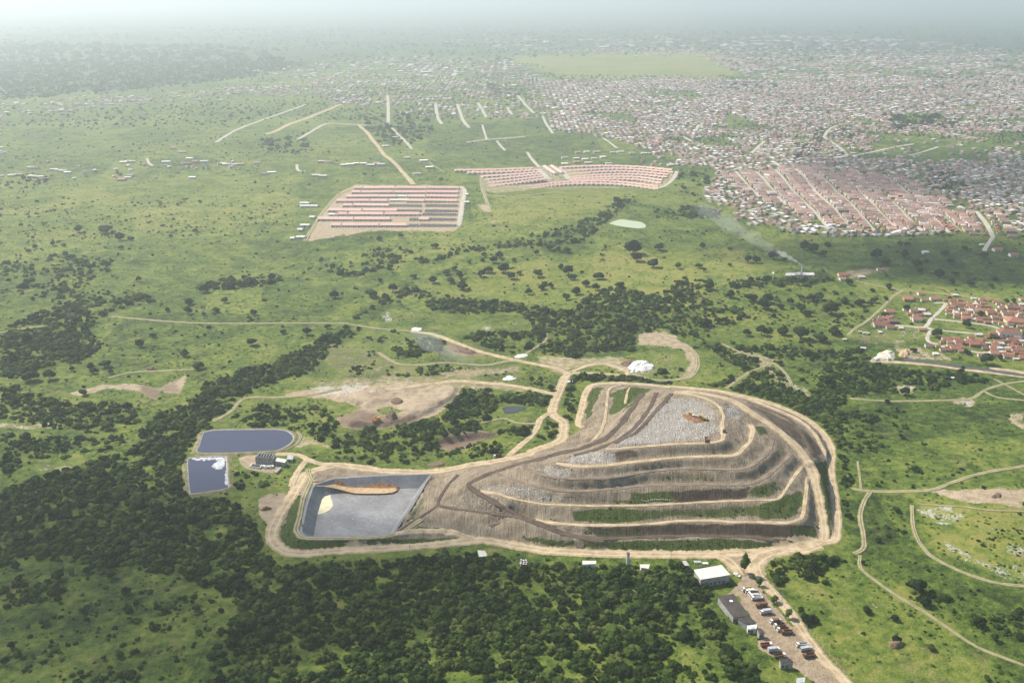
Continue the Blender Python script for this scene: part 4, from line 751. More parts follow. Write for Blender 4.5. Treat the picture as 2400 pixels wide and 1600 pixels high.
for (cx0, cy0, sx, sy, cnt) in ((420,552,60,10,50),(560,545,90,9,70),(680,545,45,14,80),(645,640,40,26,170),(690,600,34,34,130),(762,760,5,110,70),(330,556,30,7,24)):
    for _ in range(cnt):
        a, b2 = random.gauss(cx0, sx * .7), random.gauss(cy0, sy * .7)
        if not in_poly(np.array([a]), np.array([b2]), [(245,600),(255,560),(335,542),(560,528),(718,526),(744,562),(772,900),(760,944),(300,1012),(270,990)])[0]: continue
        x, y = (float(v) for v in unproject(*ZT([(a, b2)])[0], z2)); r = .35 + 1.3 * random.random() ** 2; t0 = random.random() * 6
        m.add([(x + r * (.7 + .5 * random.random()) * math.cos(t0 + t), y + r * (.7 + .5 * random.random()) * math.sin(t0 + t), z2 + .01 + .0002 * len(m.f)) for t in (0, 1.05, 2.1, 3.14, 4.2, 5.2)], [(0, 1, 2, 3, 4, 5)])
tag(link('white_patches', m.mesh('white_patches', M['white_patches'])), 'white patches lying on the square leachate pond', None, None, 'stuff')

# ------------------------------------------------------------------ heaps of loose material
def heap(name, pts, h, mat, label, cat, seed=0):
    """irregular pile on the footprint seen at these pixels"""
    P = closed_smooth([G(*p)[:2] for p in pts], 7); c = P.mean(0); P = c + (P - c) * (.75 + .5 * fbm(P[:, 0], P[:, 1], 4, seed + 40))[:, None]; z0 = float(HT(*c)); rows = []
    for r, hh in ((1, -.3), (.86, .28), (.66, .62), (.42, .88), (.2, 1.0)):
        q = c + (P - c) * r; nz = fbm(q[:, 0], q[:, 1], 5, seed, 3) - .5
        rows.append([(x, y, z0 + h * (hh + 1.5 * n * (hh > 0))) for (x, y), n in zip(q, nz)])
    return tag(link(name, ring_mesh(rows, True).mesh(name, mat)), label, cat)
heap('lime_heap', B2([(1945,985),(1985,930),(2050,915),(2100,925),(2140,965),(2100,985),(2000,1000)]), 3.2, M['lime'], 'big white lime heap by the loop road behind the mound', 'heap', 1)
heap('rubble_heap', B2([(1900,940),(1950,905),(1990,925),(1960,960)]), 2.5, M['dbrick'], 'dark rubble heap touching the white lime heap', 'heap', 2)
heap('refuse_heap', B2([(475,705),(500,690),(545,692),(545,710),(500,715)]), 1.0, M['lime'], 'small white refuse heap at the roadside behind the diggings', 'heap', 3)
heap('refuse_heap', B2([(1170,888),(1230,868),(1270,875),(1260,890),(1200,898)]), 1.0, M['lime'], 'white grey refuse heap where a grassy track leaves the dirt road', 'heap', 4)
heap('refuse_heap', B2([(1095,1040),(1140,1015),(1190,1025),(1180,1045),(1120,1048)]), 0.7, M['lime'], 'flat white refuse heap between the two dirt roads', 'heap', 5)
heap('refuse_heap', B2([(700,830),(760,800),(870,840),(940,860),(900,875),(780,855)]), 2.2, M['dbrick'], 'long dark refuse heap beside the dirt road', 'heap', 6)
heap('spoil_heap', B2([(300,1300),(330,1270),(380,1290),(370,1315),(320,1318)]), 3, M['dbrick'], 'brown conical spoil heap in the tan diggings', 'heap', 7)
heap('spoil_heap', B2([(195,1335),(230,1295),(275,1320),(260,1345)]), 3, M['redsoil'], 'red brown spoil heap at the edge of the tan diggings', 'heap', 8)
heap('spoil_heap', B2([(330,1190),(380,1160),(420,1190),(380,1215)]), 2, M['dbrick'], 'low grey brown spoil heap in the middle of the diggings', 'heap', 9)
heap('sand_embankment', ZV([(405,975),(480,910),(560,860),(620,845),(690,850),(740,890),(735,945),(690,965),(540,970)]), 2.6, M['sand'], 'pale sand embankment at the end of the village road', 'embankment', 10)
heap('sand_heap', ZV([(760,900),(800,850),(880,840),(890,890),(840,930)]), 2.5, M['tansoil'], 'tan sand heap behind the pale embankment', 'heap', 11)
heap('soil_heap', ZT([(1215,1240),(1300,1215),(1375,1220),(1350,1245),(1250,1262)]), 2.0, M['redsoil'], 'small red brown soil heap left of the haul road', 'heap', 13)
heap('soil_heap', C4([(1395,1310),(1450,1290),(1500,1300),(1490,1330),(1420,1335)]), 2, M['dbrick'], 'brown soil heap in the grass at the lower right', 'heap', 14)
heap('rubble_heap', C4([(2095,300),(2130,275),(2170,285),(2165,310),(2120,318)]), 2.2, M['dbrick'], 'dark rubble heap on bare tan ground at the right edge', 'heap', 15)
heap('tyre_heap', C2([(985,560),(1060,520),(1110,540),(1080,562)]), .1, M['dbrick'], 'x', 'heap', 16)
bpy.data.objects.remove(bpy.data.objects['tyre_heap'])
heap('soil_bank', ZL([(2120,60),(2200,20),(2352,-10),(2352,60),(2200,90)]), 1.2, M['dbrick'], 'low grey soil bank beside the haul road above the pit', 'bank', 17)

# ------------------------------------------------------------------ vegetation
def ico(sub):
    import bmesh
    bm = bmesh.new(); bmesh.ops.create_icosphere(bm, subdivisions=sub, radius=1.0)
    v = np.array([x.co[:] for x in bm.verts]); f = [tuple(y.index for y in x.verts) for x in bm.faces]; bm.free(); return v, f
ICO1, ICO2 = ico(2), ico(1)
def crown_mesh(name, mat, seed, w=1.0, h=1.0, blobs=9, leaves=170, base=.25, fine=True):
    """unit crown: overlapping ragged leaf clumps and loose leaf sprays round them; about 2 units wide"""
    r_ = np.random.default_rng(seed); m = MB(); cs = []
    for k in range(blobs):
        a = 2 * math.pi * (k * .382 + r_.random() * .25); rr = (0 if k == 0 else .28 + .42 * math.sqrt(r_.random()))
        c = np.array([rr * math.cos(a) * w, rr * math.sin(a) * w, base * 2 * h + (h * .72) * (r_.random() * (1 - rr * .6))]); s = (.34 + .26 * r_.random()) * (1.15 - rr * .45)
        v, f = ICO1 if fine else ICO2
        d = 1 + .55 * (np.array([vnoise(q[0] * 3 + k * 9, q[1] * 3 + q[2] * 2.3 + seed, 1, seed) for q in v]) - .5) + .28 * (r_.random(len(v)) - .5)
        vv = v * d[:, None] * np.array([s * w, s * w, s * h * .8]) + c; m.add(vv, f); cs.append((c, s))
    for k in range(leaves):
        c, s = cs[r_.integers(len(cs))]; n = r_.normal(size=3); n /= np.linalg.norm(n); n[2] = abs(n[2]) * .8 - .1
        p = c + n * s * np.array([w, w, h * .85]) * (1 + .3 * r_.random()); L = .06 + .09 * r_.random(); a = r_.normal(size=3); a /= np.linalg.norm(a); b = np.cross(a, n); b /= max(np.linalg.norm(b), 1e-3)
        m.add([p - a * L, p + b * L * .6, p + a * L, p - b * L * .6], [(0, 1, 2, 3)])
    return m.mesh(name, mat)
def trunk_mesh(name, seed, hgt=.62):
    r_ = random.Random(seed); m = MB(); m.cyl((0, 0, -.12), (.02, .01, hgt * .55), .075, .055, 7)
    for k in range(5):
        a = k * 1.26 + r_.random(); m.cyl((.02, .01, hgt * (.42 + .1 * r_.random())), (.45 * math.cos(a), .45 * math.sin(a), hgt * (.95 + .4 * r_.random())), .045, .015, 5)
    return m.mesh(name, M['bark'])

def scatter(name, label, pts, sc, sources_me, part_name):
    """ONE object of uncountable growth; its children are the plants that its copies repeat, standing at real places in it"""
    n = len(pts); k = len(sources_me)
    me = bpy.data.meshes.new(name); me.vertices.add(n - k); me.vertices.foreach_set('co', np.asarray(pts[k:], np.float32).ravel())
    sc = np.asarray(sc, np.float32).reshape(n, 3)
    for nm, ty, val, key in (('sc', 'FLOAT_VECTOR', sc[k:].ravel(), 'vector'), ('rz', 'FLOAT', (rng.random(n - k) * 6.283).astype(np.float32), 'value'), ('vi', 'INT', rng.integers(0, k, n - k).astype(np.int32), 'value')):
        a = me.attributes.new(nm, ty, 'POINT'); a.data.foreach_set(key, val)
    o = link(name, me); tag(o, label, None, None, 'stuff')
    col = bpy.data.collections.new(name + '_plants'); C.children.link(col)
    for i, s in enumerate(sources_me):
        c = bpy.data.objects.new(part_name, s); col.objects.link(c); c.parent = o; c.location = pts[i]; c.scale = sc[i]; c['kind'] = 'stuff'
    nt = bpy.data.node_groups.new(name + '_spread', 'GeometryNodeTree')
    nt.interface.new_socket('Geometry', in_out='INPUT', socket_type='NodeSocketGeometry'); nt.interface.new_socket('Geometry', in_out='OUTPUT', socket_type='NodeSocketGeometry')
    N = nt.nodes; gi, go = N.new('NodeGroupInput'), N.new('NodeGroupOutput'); iop = N.new('GeometryNodeInstanceOnPoints'); ci = N.new('GeometryNodeCollectionInfo')
    ci.inputs['Collection'].default_value = col; ci.inputs['Separate Children'].default_value = True; ci.inputs['Reset Children'].default_value = True
    def at(nm, ty):
        q = N.new('GeometryNodeInputNamedAttribute'); q.data_type = ty; q.inputs[0].default_value = nm; return [x for x in q.outputs if x.enabled][0]
    cx = N.new('ShaderNodeCombineXYZ'); nt.links.new(at('rz', 'FLOAT'), cx.inputs[2])
    m2p = N.new('GeometryNodeMeshToPoints'); nt.links.new(gi.outputs[0], m2p.inputs[0]); nt.links.new(m2p.outputs[0], iop.inputs['Points'])
    nt.links.new(ci.outputs[0], iop.inputs['Instance']); iop.inputs['Pick Instance'].default_value = True
    nt.links.new(at('vi', 'INT'), iop.inputs['Instance Index']); nt.links.new(cx.outputs[0], iop.inputs['Rotation']); nt.links.new(at('sc', 'FLOAT_VECTOR'), iop.inputs['Scale'])
    nt.links.new(iop.outputs[0], go.inputs[0]); md = o.modifiers.new('spread', 'NODES'); md.node_group = nt
    return o

BLOCKED = []                                   # world polygons kept free of growth
for P in (p1, p2): BLOCKED.append(inset(P, -4))
for pts in (POND3, POND4, YARD): BLOCKED.append(np.array([G(*p[:2])[:2] for p in pts]))
BLOCKED.append(inset(rimw, -4))
for poly in (ZS([(1580,330),(2000,290),(2110,440),(2110,560),(1640,520)]), ZY([(360,620),(560,600),(880,1010),(700,1010)]), ZS([(120,240),(340,240),(340,330),(120,330)]), ZS([(870,290),(1040,290),(1040,370),(870,370)]), C2([(1490,660),(1590,655),(1590,725),(1490,725)]), C2([(1770,725),(1860,725),(1860,800),(1770,800)]), ZS([(700,250),(790,250),(790,340),(700,340)]), B3([(680,310),(1000,315),(1000,352),(680,352)]), ZT([(860,770),(1020,770),(1020,850),(860,850)]),
             ZE1([(330,120),(2120,120),(2120,690),(330,690)]), ZE2([(0,60),(2200,60),(2200,330),(340,350),(0,200)]), ZS([(1440,230),(2060,190),(2060,340),(1440,340)])):
    BLOCKED.append(np.array([G(*p[:2])[:2] for p in poly]))
def candidates(y0, y1, step):
    ya = np.arange(y0, y1, step); xa = np.arange(-.62 * y1 - 30, .62 * y1 + 30, step); X, Y = np.meshgrid(xa, ya); X = X.ravel() + (rng.random(X.size) - .5) * step; Y = Y.ravel() + (rng.random(Y.size) - .5) * step
    k = np.abs(X) < .60 * Y + 25; return X[k], Y[k]
def free(x, y, pad):
    ok = np.ones(len(x), bool)
    for P in BLOCKED: ok &= ~in_poly(x, y, P)
    i = np.where(ok)[0]; ok[i] = ~near_road(x[i], y[i], np.broadcast_to(pad, x.shape)[i]); return ok
wood, shr = [], []
for (y0, y1, st, grow) in ((372, 900, 3.0, 1.0), (900, 1600, 5.0, 1.25), (1600, 2600, 9.0, 1.7), (2600, 5200, 21, 2.6), (5200, 10500, 62, 6.5)):
    X, Y = candidates(y0, y1, st); Z = HT(X, Y); px, py = project(X, Y, Z); vis = (px > -60) & (px < 2460) & (py < 1660)
    X, Y, Z, px, py = (a[vis] for a in (X, Y, Z, px, py))
    onm = in_poly(X, Y, MOUND_W); wp = 1 / np.clip(Y / 700, .6, 6)
    qx = px + 30 * wp * (fbm(X, Y, 20, 9) - .5); qy = py + 16 * wp * (fbm(X, Y, 20, 19) - .5)
    d = lookup(M_FOREST, qx, qy); soil = lookup(M_SOIL, qx, qy); city = lookup(M_CITY, qx, qy); tone = lookup(M_TONE, qx, qy)
    cl = fbm(X, Y, 26 * grow, 4); cl2 = fbm(X, Y, 9 * grow, 14)
    dens = np.clip(d * 1.25 - .62 * (1 - d) * 1.2 * (cl > .5) - .9 * (1 - d) * (cl2 - .38) * 2, 0, 1) * (d > .05)
    dens = np.where(d > .72, .92 - .55 * (cl > .60) - .3 * (cl2 > .62), dens)
    # open land: single bushes in loose drifts, more of them on deep green ground
    drift = np.clip((fbm(X, Y, 90, 21) - .5) * 4, 0, 1) * np.clip((cl2 - .5) * 5, 0, 1)
    dens = np.maximum(dens, (.012 + .26 * drift * (1.25 - .4 * (tone < .3))) * (soil < .3) * (city < .1))
    dens = np.maximum(dens, (city > .2) * (.06 + .6 * (fbm(X, Y, 160, 61) > .66)))
    dens = dens * (soil < .5) * ~onm
    if y0 >= 2600: dens = np.maximum(dens, .14 + .6 * (fbm(X, Y, 420, 71) > .5)) * (lookup(M_TONE, px, py) > .2)
    k = rng.random(len(X)) < dens * .80
    X, Y, Z, d, cl, tone = X[k], Y[k], Z[k], d[k], cl[k], tone[k]
    big = np.clip(.55 + .9 * d, .5, 1.2) * (0.5 + .75 * rng.random(len(X)) ** 1.5 + .7 * (rng.random(len(X)) < .07)) * (1 + .5 * (cl - .5))
    rad = 2.45 * grow * big
    ok = free(X, Y, rad * .7 + .3); X, Y, Z, rad = X[ok], Y[ok], Z[ok], rad[ok]
    hh = rad * (.75 + .45 * rng.random(len(X)))
    wood.append(np.column_stack([X, Y, Z - .15 * rad, rad, rad, hh]))
    # low shrubs and tall weeds
    if y0 < 1700:
        X, Y = candidates(y0, y1, st * .95); Z = HT(X, Y); px, py = project(X, Y, Z); vis = (px > -60) & (px < 2460) & (py < 1660); X, Y, Z, px, py = (a[vis] for a in (X, Y, Z, px, py))
        onm = in_poly(X, Y, MOUND_W); wp = 1 / np.clip(Y / 700, .6, 6); qx = px + 26 * wp * (fbm(X, Y, 16, 31) - .5); qy = py + 14 * wp * (fbm(X, Y, 16, 33) - .5)
        soil = lookup(M_SOIL, qx, qy); f = lookup(M_FOREST, qx, qy); cl = fbm(X, Y, 14 * grow, 44); cl3 = fbm(X, Y, 70, 45)
        dens = np.clip(.08 + 1.7 * (cl - .43) * (.35 + 1.6 * np.clip(cl3 - .3, 0, 1)) + .3 * f, 0, .8) * (soil < .45); gm = lookup(M_GREEN, qx, qy); dens = np.where(onm, (gm > .45) * .62, dens)
        k = rng.random(len(X)) < dens * .8; X, Y, Z, onm = X[k], Y[k], Z[k], onm[k]; rad = grow * (.7 + .9 * rng.random(len(X))) * np.where(onm, .8, 1)
        ok = free(X, Y, rad * .8); X, Y, Z, rad = X[ok], Y[ok], Z[ok], rad[ok]
        shr.append(np.column_stack([X, Y, Z - .2 * rad, rad, rad, rad * (.5 + .4 * rng.random(len(X)))]))
wood = np.vstack(wood); shr = np.vstack(shr)
print('growth', len(wood), len(shr))
wp_, sp_ = rng.permutation(len(wood)), rng.permutation(len(shr)); wood, shr = wood[wp_], shr[sp_]
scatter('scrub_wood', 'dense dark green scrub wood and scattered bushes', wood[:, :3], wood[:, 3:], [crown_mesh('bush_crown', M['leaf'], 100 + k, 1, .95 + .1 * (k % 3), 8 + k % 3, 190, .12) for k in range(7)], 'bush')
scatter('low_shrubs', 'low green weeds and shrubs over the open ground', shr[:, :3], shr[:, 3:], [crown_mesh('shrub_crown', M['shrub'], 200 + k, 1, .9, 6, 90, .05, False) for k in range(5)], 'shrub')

# single trees standing in the pastures (pixel of the foot, crown width in pixels)
TREES = [('b2', B2([(715,330,60),(770,300,45),(805,355,60),(745,385,60),(825,430,80),(625,385,60),(490,355,50),(265,380,40),(955,345,55),(1000,315,70),(1105,315,80),(1160,360,60),(1210,330,45),(1340,345,70),(1275,465,50),(1385,400,45),(1495,290,45),(1545,330,80),(1570,365,60),(1420,165,60),(1480,175,45),(1535,180,65),(1985,190,125),(2015,240,75),(2165,165,80),(2120,280,80),(2290,290,50),(970,200,40),(1075,215,60),(1040,250,60),(1125,270,35),(1175,240,35),(1330,195,40),(1750,360,80),(1665,410,60),(1730,435,60),(1890,420,70),(1530,500,60),(1425,420,45),(1365,430,60),(1600,465,70),(350,445,70),(200,480,90),(300,500,60),(405,80,40),(640,150,60),(260,100,45),(1425,1115,50),(1640,320,30),(870,255,30),(510,445,40)])),
 ('b3', B3([(110,285,55),(135,145,45),(620,225,80),(690,240,45),(500,250,65),(440,248,60),(320,165,40),(830,160,80),(890,180,80),(985,140,55),(950,205,60),(1315,225,85),(1365,260,90),(1510,210,65),(1590,285,80),(1785,200,60),(1915,165,50),(1475,135,40),(1525,135,50),(1740,345,75),(1815,255,50),(2045,215,60),(1135,400,60),(1405,430,50),(1290,445,40),(325,485,70),(575,520,80),(460,510,90),(925,500,70),(870,510,60),(1205,540,75),(1100,525,60),(1010,600,110),(850,610,70),(800,580,80),(730,530,50),(665,560,55),(550,560,100),(800,770,115),(930,785,95),(680,740,80),(535,740,80),(145,680,90),(1030,740,85),(435,745,60),(2115,370,60),(1955,410,60),(1830,395,50),(50,480,70),(180,430,80),(240,660,50),(1380,620,60),(1300,520,60),(150,310,30),(320,270,35),(1655,250,35),(1610,320,40),(1850,335,50),(2100,420,45),(1930,690,60)])),
 ('b1', B1([(210,1050,115),(620,970,60),(640,1000,50),(715,960,80),(755,1000,40),(490,985,40),(1350,970,80),(1260,885,65),(950,820,65),(1040,755,50),(1715,810,75),(1280,595,60),(1470,585,55),(1140,580,40),(1725,605,50),(1285,530,70),(1530,520,50),(945,375,40),(2230,695,50),(2275,490,70),(2090,740,65),(1930,730,50),(570,1150,60),(340,1040,80),(890,100,50),(815,95,70),(540,40,60),(725,45,90),(825,160,40),(360,135,40),(435,140,40),(240,150,40),(195,185,40),(1390,605,35),(1330,45,40),(1165,80,30),(740,1380,80),(180,1450,70),(1390,450,70),(1580,420,80),(1700,400,70),(1850,370,60)])),
 ('c4', C4([(640,890,75),(870,800,110),(850,855,80),(1250,1085,70),(1440,1140,60),(1600,950,110),(1570,910,80),(1650,1040,90),(2010,1180,80),(1780,1000,70),(840,1160,90),(2120,1280,60),(1690,1340,60),(1450,1290,70),(940,1090,25),(1450,400,60),(1330,610,45),(1230,760,35),(2260,1120,70)])),
 ('c1', C1([(820,1390,60),(710,1410,40),(130,870,60),(400,860,90),(760,860,70),(1340,1070,60),(590,820,60),(1250,1010,50),(960,1470,40),(300,1170,70),(80,1330,60),(560,1080,45),(860,960,70),(110,790,60)])),
 ('v', ZV([(940,860,90),(640,90,70),(2170,260,70),(2080,250,70),(1760,420,90),(860,350,90),(450,125,60),(290,290,90),(95,270,80),(410,290,90),(180,165,55),(1230,680,140),(1930,720,110),(400,1110,80),(1840,1010,160),(1510,1190,130),(620,1490,70),(840,1390,130),(600,220,70),(1600,890,90),(2010,960,80),(1550,1060,50)]))]
LAND = [('green farm pond', (1465, 527)), ('smoking kiln', (1850, 640)), ('large leachate pond', (580, 1035)), ('white lime heap', (1505, 860)), ('pale sand embankment', (2060, 840)), ('walled grassy square of the village', (2250, 765)), ('half built estate', (900, 490)), ('red soil cut on the left', (340, 905)), ('long pasture track', (400, 750)), ('lower left corner of the picture', (0, 1600)), ('gate of the tip', (1740, 1320)), ('fork of tracks right of the mound', (2030, 1155)), ('rubble heap on bare ground', (2330, 1165)), ('curved estate of red roofs', (1360, 420)), ('left edge of the picture', (0, 640)), ('lone farm house', (2150, 590))]
CROWNS = [crown_mesh('tree_crown', M['tree'], 300 + k, 1, .85 + .12 * (k % 3), 11, 230, .33) for k in range(6)]; TRUNKS = [trunk_mesh('tree_trunk', k) for k in range(3)]
tl = []
for zone, lst in TREES:
    sc_ = {'v': 5.227}.get(zone, 2.904)
    for q in lst:
        x, y, z = G(q[0], q[1]); dep = y * cp - (z - CAM_H) * sp; w = (q[2] / sc_) * dep / FPX
        tl.append((x, y, z, w / 2 * .95, q[0], q[1]))
ORD = lambda n: {1: 'first', 2: 'second', 3: 'third'}.get(n, f"{n}{'th' if 10 <= n % 100 <= 20 else {1: 'st', 2: 'nd', 3: 'rd'}.get(n % 10, 'th')}")
by = {}
for k, t in enumerate(tl):
    a, d = min(((n, math.hypot(t[4] - p[0], (t[5] - p[1]) * 1.5)) for n, p in LAND), key=lambda q: q[1]); by.setdefault(a, []).append((d, k))
tlabel = {}
for a, l in by.items():
    for r, (d, k) in enumerate(sorted(l)):
        size = 'large spreading' if tl[k][3] > 9 else ('small round' if tl[k][3] < 4.5 else 'round'); tlabel[k] = f"{size} dark tree, {'nearest' if r == 0 else ORD(r + 1) + ' nearest'} to the {a}"
for k, t in enumerate(tl):
    o = thing('tree', tlabel[k], 'tree', t[:3], random.random() * 6.28, 'single trees in the pastures', t[3])
    link('trunk', TRUNKS[k % 3], o); link('crown', CROWNS[k % 6], o)

# the thin tree at the gate: slender, open crown
def tall_tree(px, py, hpx, wpx, label, seed):
    x, y, z = G(px, py); dep = y * cp - (z - CAM_H) * sp; h = hpx * dep / FPX / .8; w = wpx * dep / FPX / 2
    o = thing('tree', label, 'tree', (x, y, z), 0); m = MB().cyl((0, 0, -.3), (.1, 0, h * .9), .22, .06, 7); r_ = random.Random(seed)
    for k in range(9): a = k * 2.4; zz = h * (.25 + .065 * k); m.cyl((.05, 0, zz), (w * .7 * math.cos(a), w * .7 * math.sin(a), zz + h * .12), .07, .02, 5)
    link('trunk', m.mesh('tall_trunk', M['bark']), o)
    cm = crown_mesh('tall_crown', M['shrub'], seed, .55, 1.5, 10, 400, .2, False); c = link('crown', cm, o, (0, 0, h * .12)); c.scale = (w * 1.3, w * 1.3, h * .36); return o
tall_tree(*ZY([(660,385)])[0], 50, 32, 'slender open crowned tree standing at the gate of the tip', 5)
tall_tree(*ZY([(1140,870)])[0], 26, 24, 'thin tree between the parked lorries and the exit road', 6)
tall_tree(*ZY([(830,520)])[0], 20, 20, 'thin small tree behind the first parked lorries', 7)
tall_tree(*ZY([(990,700)])[0], 18, 24, 'bushy tree beside the exit road behind the grey box lorry', 8)

# ------------------------------------------------------------------ houses
def house_meshes(w, d, h, r, roof, hip=False):
    a = MB().gable_walls(-w / 2, w / 2, -d / 2, d / 2, h, 0 if hip else r - .05) if not hip else MB().box(-w / 2, w / 2, -d / 2, d / 2, 0, h)
    b = MB().hip(-w / 2 - .5, w / 2 + .5, -d / 2 - .5, d / 2 + .5, h + .02, r) if hip else MB().gable(-w / 2 - .45, w / 2 + .45, -d / 2 - .6, d / 2 + .6, h - .12, r + .32)
    return a.mesh('house_wall', M['housewall']), b.mesh('house_roof', roof)
HK = {}
for key, roof in (('o', M['redtile']), ('d', M['dulltile']), ('w', M['greyroof']), ('s', M['white'])):
    for k, (w, d, h, r) in enumerate(((9, 8, 3, 2.0), (11, 8, 3, 2.2), (8, 9, 3.2, 1.9), (14, 8, 3.1, 2.0))):
        if key in 'ws': r = .7
        HK[key, k] = house_meshes(w, d, h, r, roof)
doorm = MB().box(-.45, .45, -.06, .02, 0, 2.1).mesh('house_door', M['wood']); winm = MB().box(-.6, .6, -.06, .02, 0, 1.0).mesh('house_window', M['glass'])
def put_house(px, py, wpx, key, label, group, rz=0, parts=True, var=None, name='house', loc=None):
    x, y, z = loc or G(px, py); dep = y * cp - (z - CAM_H) * sp; w = wpx * dep / FPX if wpx else None
    k = var if var is not None else (3 if w and w > 15 else random.randrange(3)); base = (9, 11, 8, 14)[k]; s = (w / (base + .9)) if w else random.uniform(.68, .95)
    s = min(max(s, .28), 2.2)
    o = thing(name, label, 'house', (x, y, z - .1), rz, group, (s, min(s, 1.25), min(max(s, .6), 1.12)))
    a, b = HK[key, k]; link('wall', a, o); link('roof', b, o)
    if parts:
        dd = (8, 8, 9, 8)[k] / 2; link('door', doorm, o, (.3, -dd - .005, .02))
        for u in (-.32, .3): link('window', winm, o, (base * u + (.9 if u > 0 else 0), -dd - .005, 1.1))
    return o
VIL = [(1030,160,70,'o'),(870,232,110,'o'),(960,215,80,'d'),(1080,240,90,'o'),(1200,225,110,'o'),(1450,178,80,'w'),(1420,250,80,'d'),(1510,235,60,'o'),(1580,285,80,'o'),(1700,285,60,'w'),(1745,312,60,'o'),(1850,312,70,'o'),(1950,258,70,'o'),(2020,328,70,'o'),(2120,328,90,'d'),(1780,232,70,'d'),(1680,215,60,'w'),(1400,330,90,'o'),(1460,362,60,'o'),(1530,347,60,'o'),(1630,368,80,'w'),(1720,388,80,'d'),(1880,402,100,'o'),(1960,408,60,'o'),(2090,418,110,'o'),(2020,468,70,'o'),(1470,445,70,'o'),(1600,460,100,'o'),(1680,472,70,'w'),(1750,488,80,'o'),(1840,508,70,'d'),(2010,520,60,'o'),(1910,645,90,'o'),(1740,660,80,'w'),(2070,740,80,'o'),(2150,735,120,'o'),(2260,740,80,'w'),(2180,805,90,'o'),(2260,850,80,'o'),(1345,725,110,'o'),(1490,758,100,'o'),(1580,762,90,'o'),(1680,782,120,'o'),(1795,782,80,'o'),(1910,812,70,'o'),(1240,805,50,'o'),(1130,800,90,'d'),(1350,828,60,'o'),(1450,838,120,'o'),(1545,815,50,'o'),(1930,895,110,'o'),(1765,912,70,'o'),(2080,925,90,'o'),(2145,940,60,'o'),(2195,955,70,'w'),(2275,950,70,'o'),(525,545,160,'o'),(655,575,100,'o'),(790,580,60,'w'),(1045,600,80,'o'),(650,385,110,'o'),(945,375,90,'d'),(1040,365,85,'w'),(530,478,80,'d'),(985,485,110,'d'),(290,625,36,'s'),(340,638,32,'s'),(385,642,32,'s'),(535,630,44,'s'),(100,718,50,'s'),(330,826,60,'s'),(1215,893,70,'s'),(1425,1192,50,'s'),(2250,560,90,'o'),(2120,540,80,'o'),(2290,610,60,'d'),(2290,400,60,'d'),(2230,330,70,'o'),(1560,470,60,'o'),(1800,420,50,'o'),(2200,880,60,'o'),(2300,780,60,'o')]
for poly, cnt in (([(1340,230),(2300,230),(2300,560),(2050,580),(1450,480),(1330,400)], 60), ([(1270,710),(1700,690),(2040,690),(2300,690),(2300,960),(1900,900),(1300,850)], 44), ([(430,450),(700,440),(720,560),(420,560)], 7), ([(840,340),(1120,340),(1100,480),(900,480)], 7), ([(1380,200),(1330,300),(1420,330)], 2)):
    xs_, ys_ = zip(*poly)
    for _ in range(cnt * 6):
        a, b2 = random.uniform(min(xs_), max(xs_)), random.uniform(min(ys_), max(ys_))
        if in_poly(np.array([a]), np.array([b2]), poly)[0] and all(math.hypot(a - q[0], (b2 - q[1]) * 1.9) > 52 for q in VIL) and math.hypot(a - 2110, (b2 - 650) * 1.6) > 120 and math.hypot(a - 2225, (b2 - 500) * 1.6) > 130 and not (1480 < a < 1920 and 500 < b2 < 640):
            x_, y_, _z = G(*ZV([(a, b2)])[0])
            if not near_road(np.array([x_]), np.array([y_]), np.array([4.5]))[0]: VIL.append((a, b2, random.uniform(50, 85), random.choice('ooooodw')))
COLN = {'o': 'orange tiled', 'd': 'dull red tiled', 'w': 'grey sheet', 's': 'white flat'}
rows = sorted(range(len(VIL)), key=lambda i: VIL[i][1]); bands = [rows[i:i + 12] for i in range(0, len(rows), 12)]; print('village', len(VIL))
for bi, b in enumerate(bands):
    for xi, i in enumerate(sorted(b, key=lambda i: VIL[i][0])):
        q = VIL[i]; p = ZV([q[:2]])[0]
        put_house(p[0], p[1], q[2] / 5.227, q[3], f"{COLN[q[3]]} roofed village house, {ORD(xi + 1)} from left in {ORD(bi + 1)} band below top road", 'houses of the village by the highway', rz=R(-6 + 10 * (random.random() - .5)))
# three houses of their own shape
x, y, z = G(*ZV([(2110,665)])[0]); o = thing('villa', 'white villa with orange hipped roof in the village', 'house', (x, y, z), R(-8)); s = 11
link('wall', MB().box(-s, s, -6, 6, -.2, 5).mesh('villa_wall', M['white']), o); link('roof', MB().hip(-s - .8, s + .8, -6.8, 6.8, 5.02, 3.2).mesh('villa_roof', M['redtile']), o)
for u in (-7, -2.5, 2.5, 7): link('window', winm, o, (u, -6.01, 1.2), 0, (1.5, 1, 1.6))
link('porch', MB().box(2, 9, -8.4, -6.05, -.2, 2.9).mesh('porch', M['white']), o)
x, y, z = G(*ZV([(2225,520)])[0]); o = thing('church', 'wide orange roofed hall with a pyramid spire in the village', 'church', (x, y, z), R(-6))
link('wall', MB().box(-13, 13, -7, 7, -.2, 5).mesh('church_wall', M['housewall']), o); link('roof', MB().hip(-14, 14, -8, 8, 5.02, 4).mesh('church_roof', M['redtile']), o); link('spire', MB().box(-3, 2, -2, 3, 4.5, 8).hip(-3.4, 2.4, -2.4, 3.4, 8.02, 6).mesh('church_spire', M['pinktile']), o)
for u in (-9, -4.5, 0, 4.5, 9): link('window', winm, o, (u, -7.01, 1.4), 0, (1.4, 1, 1.8))
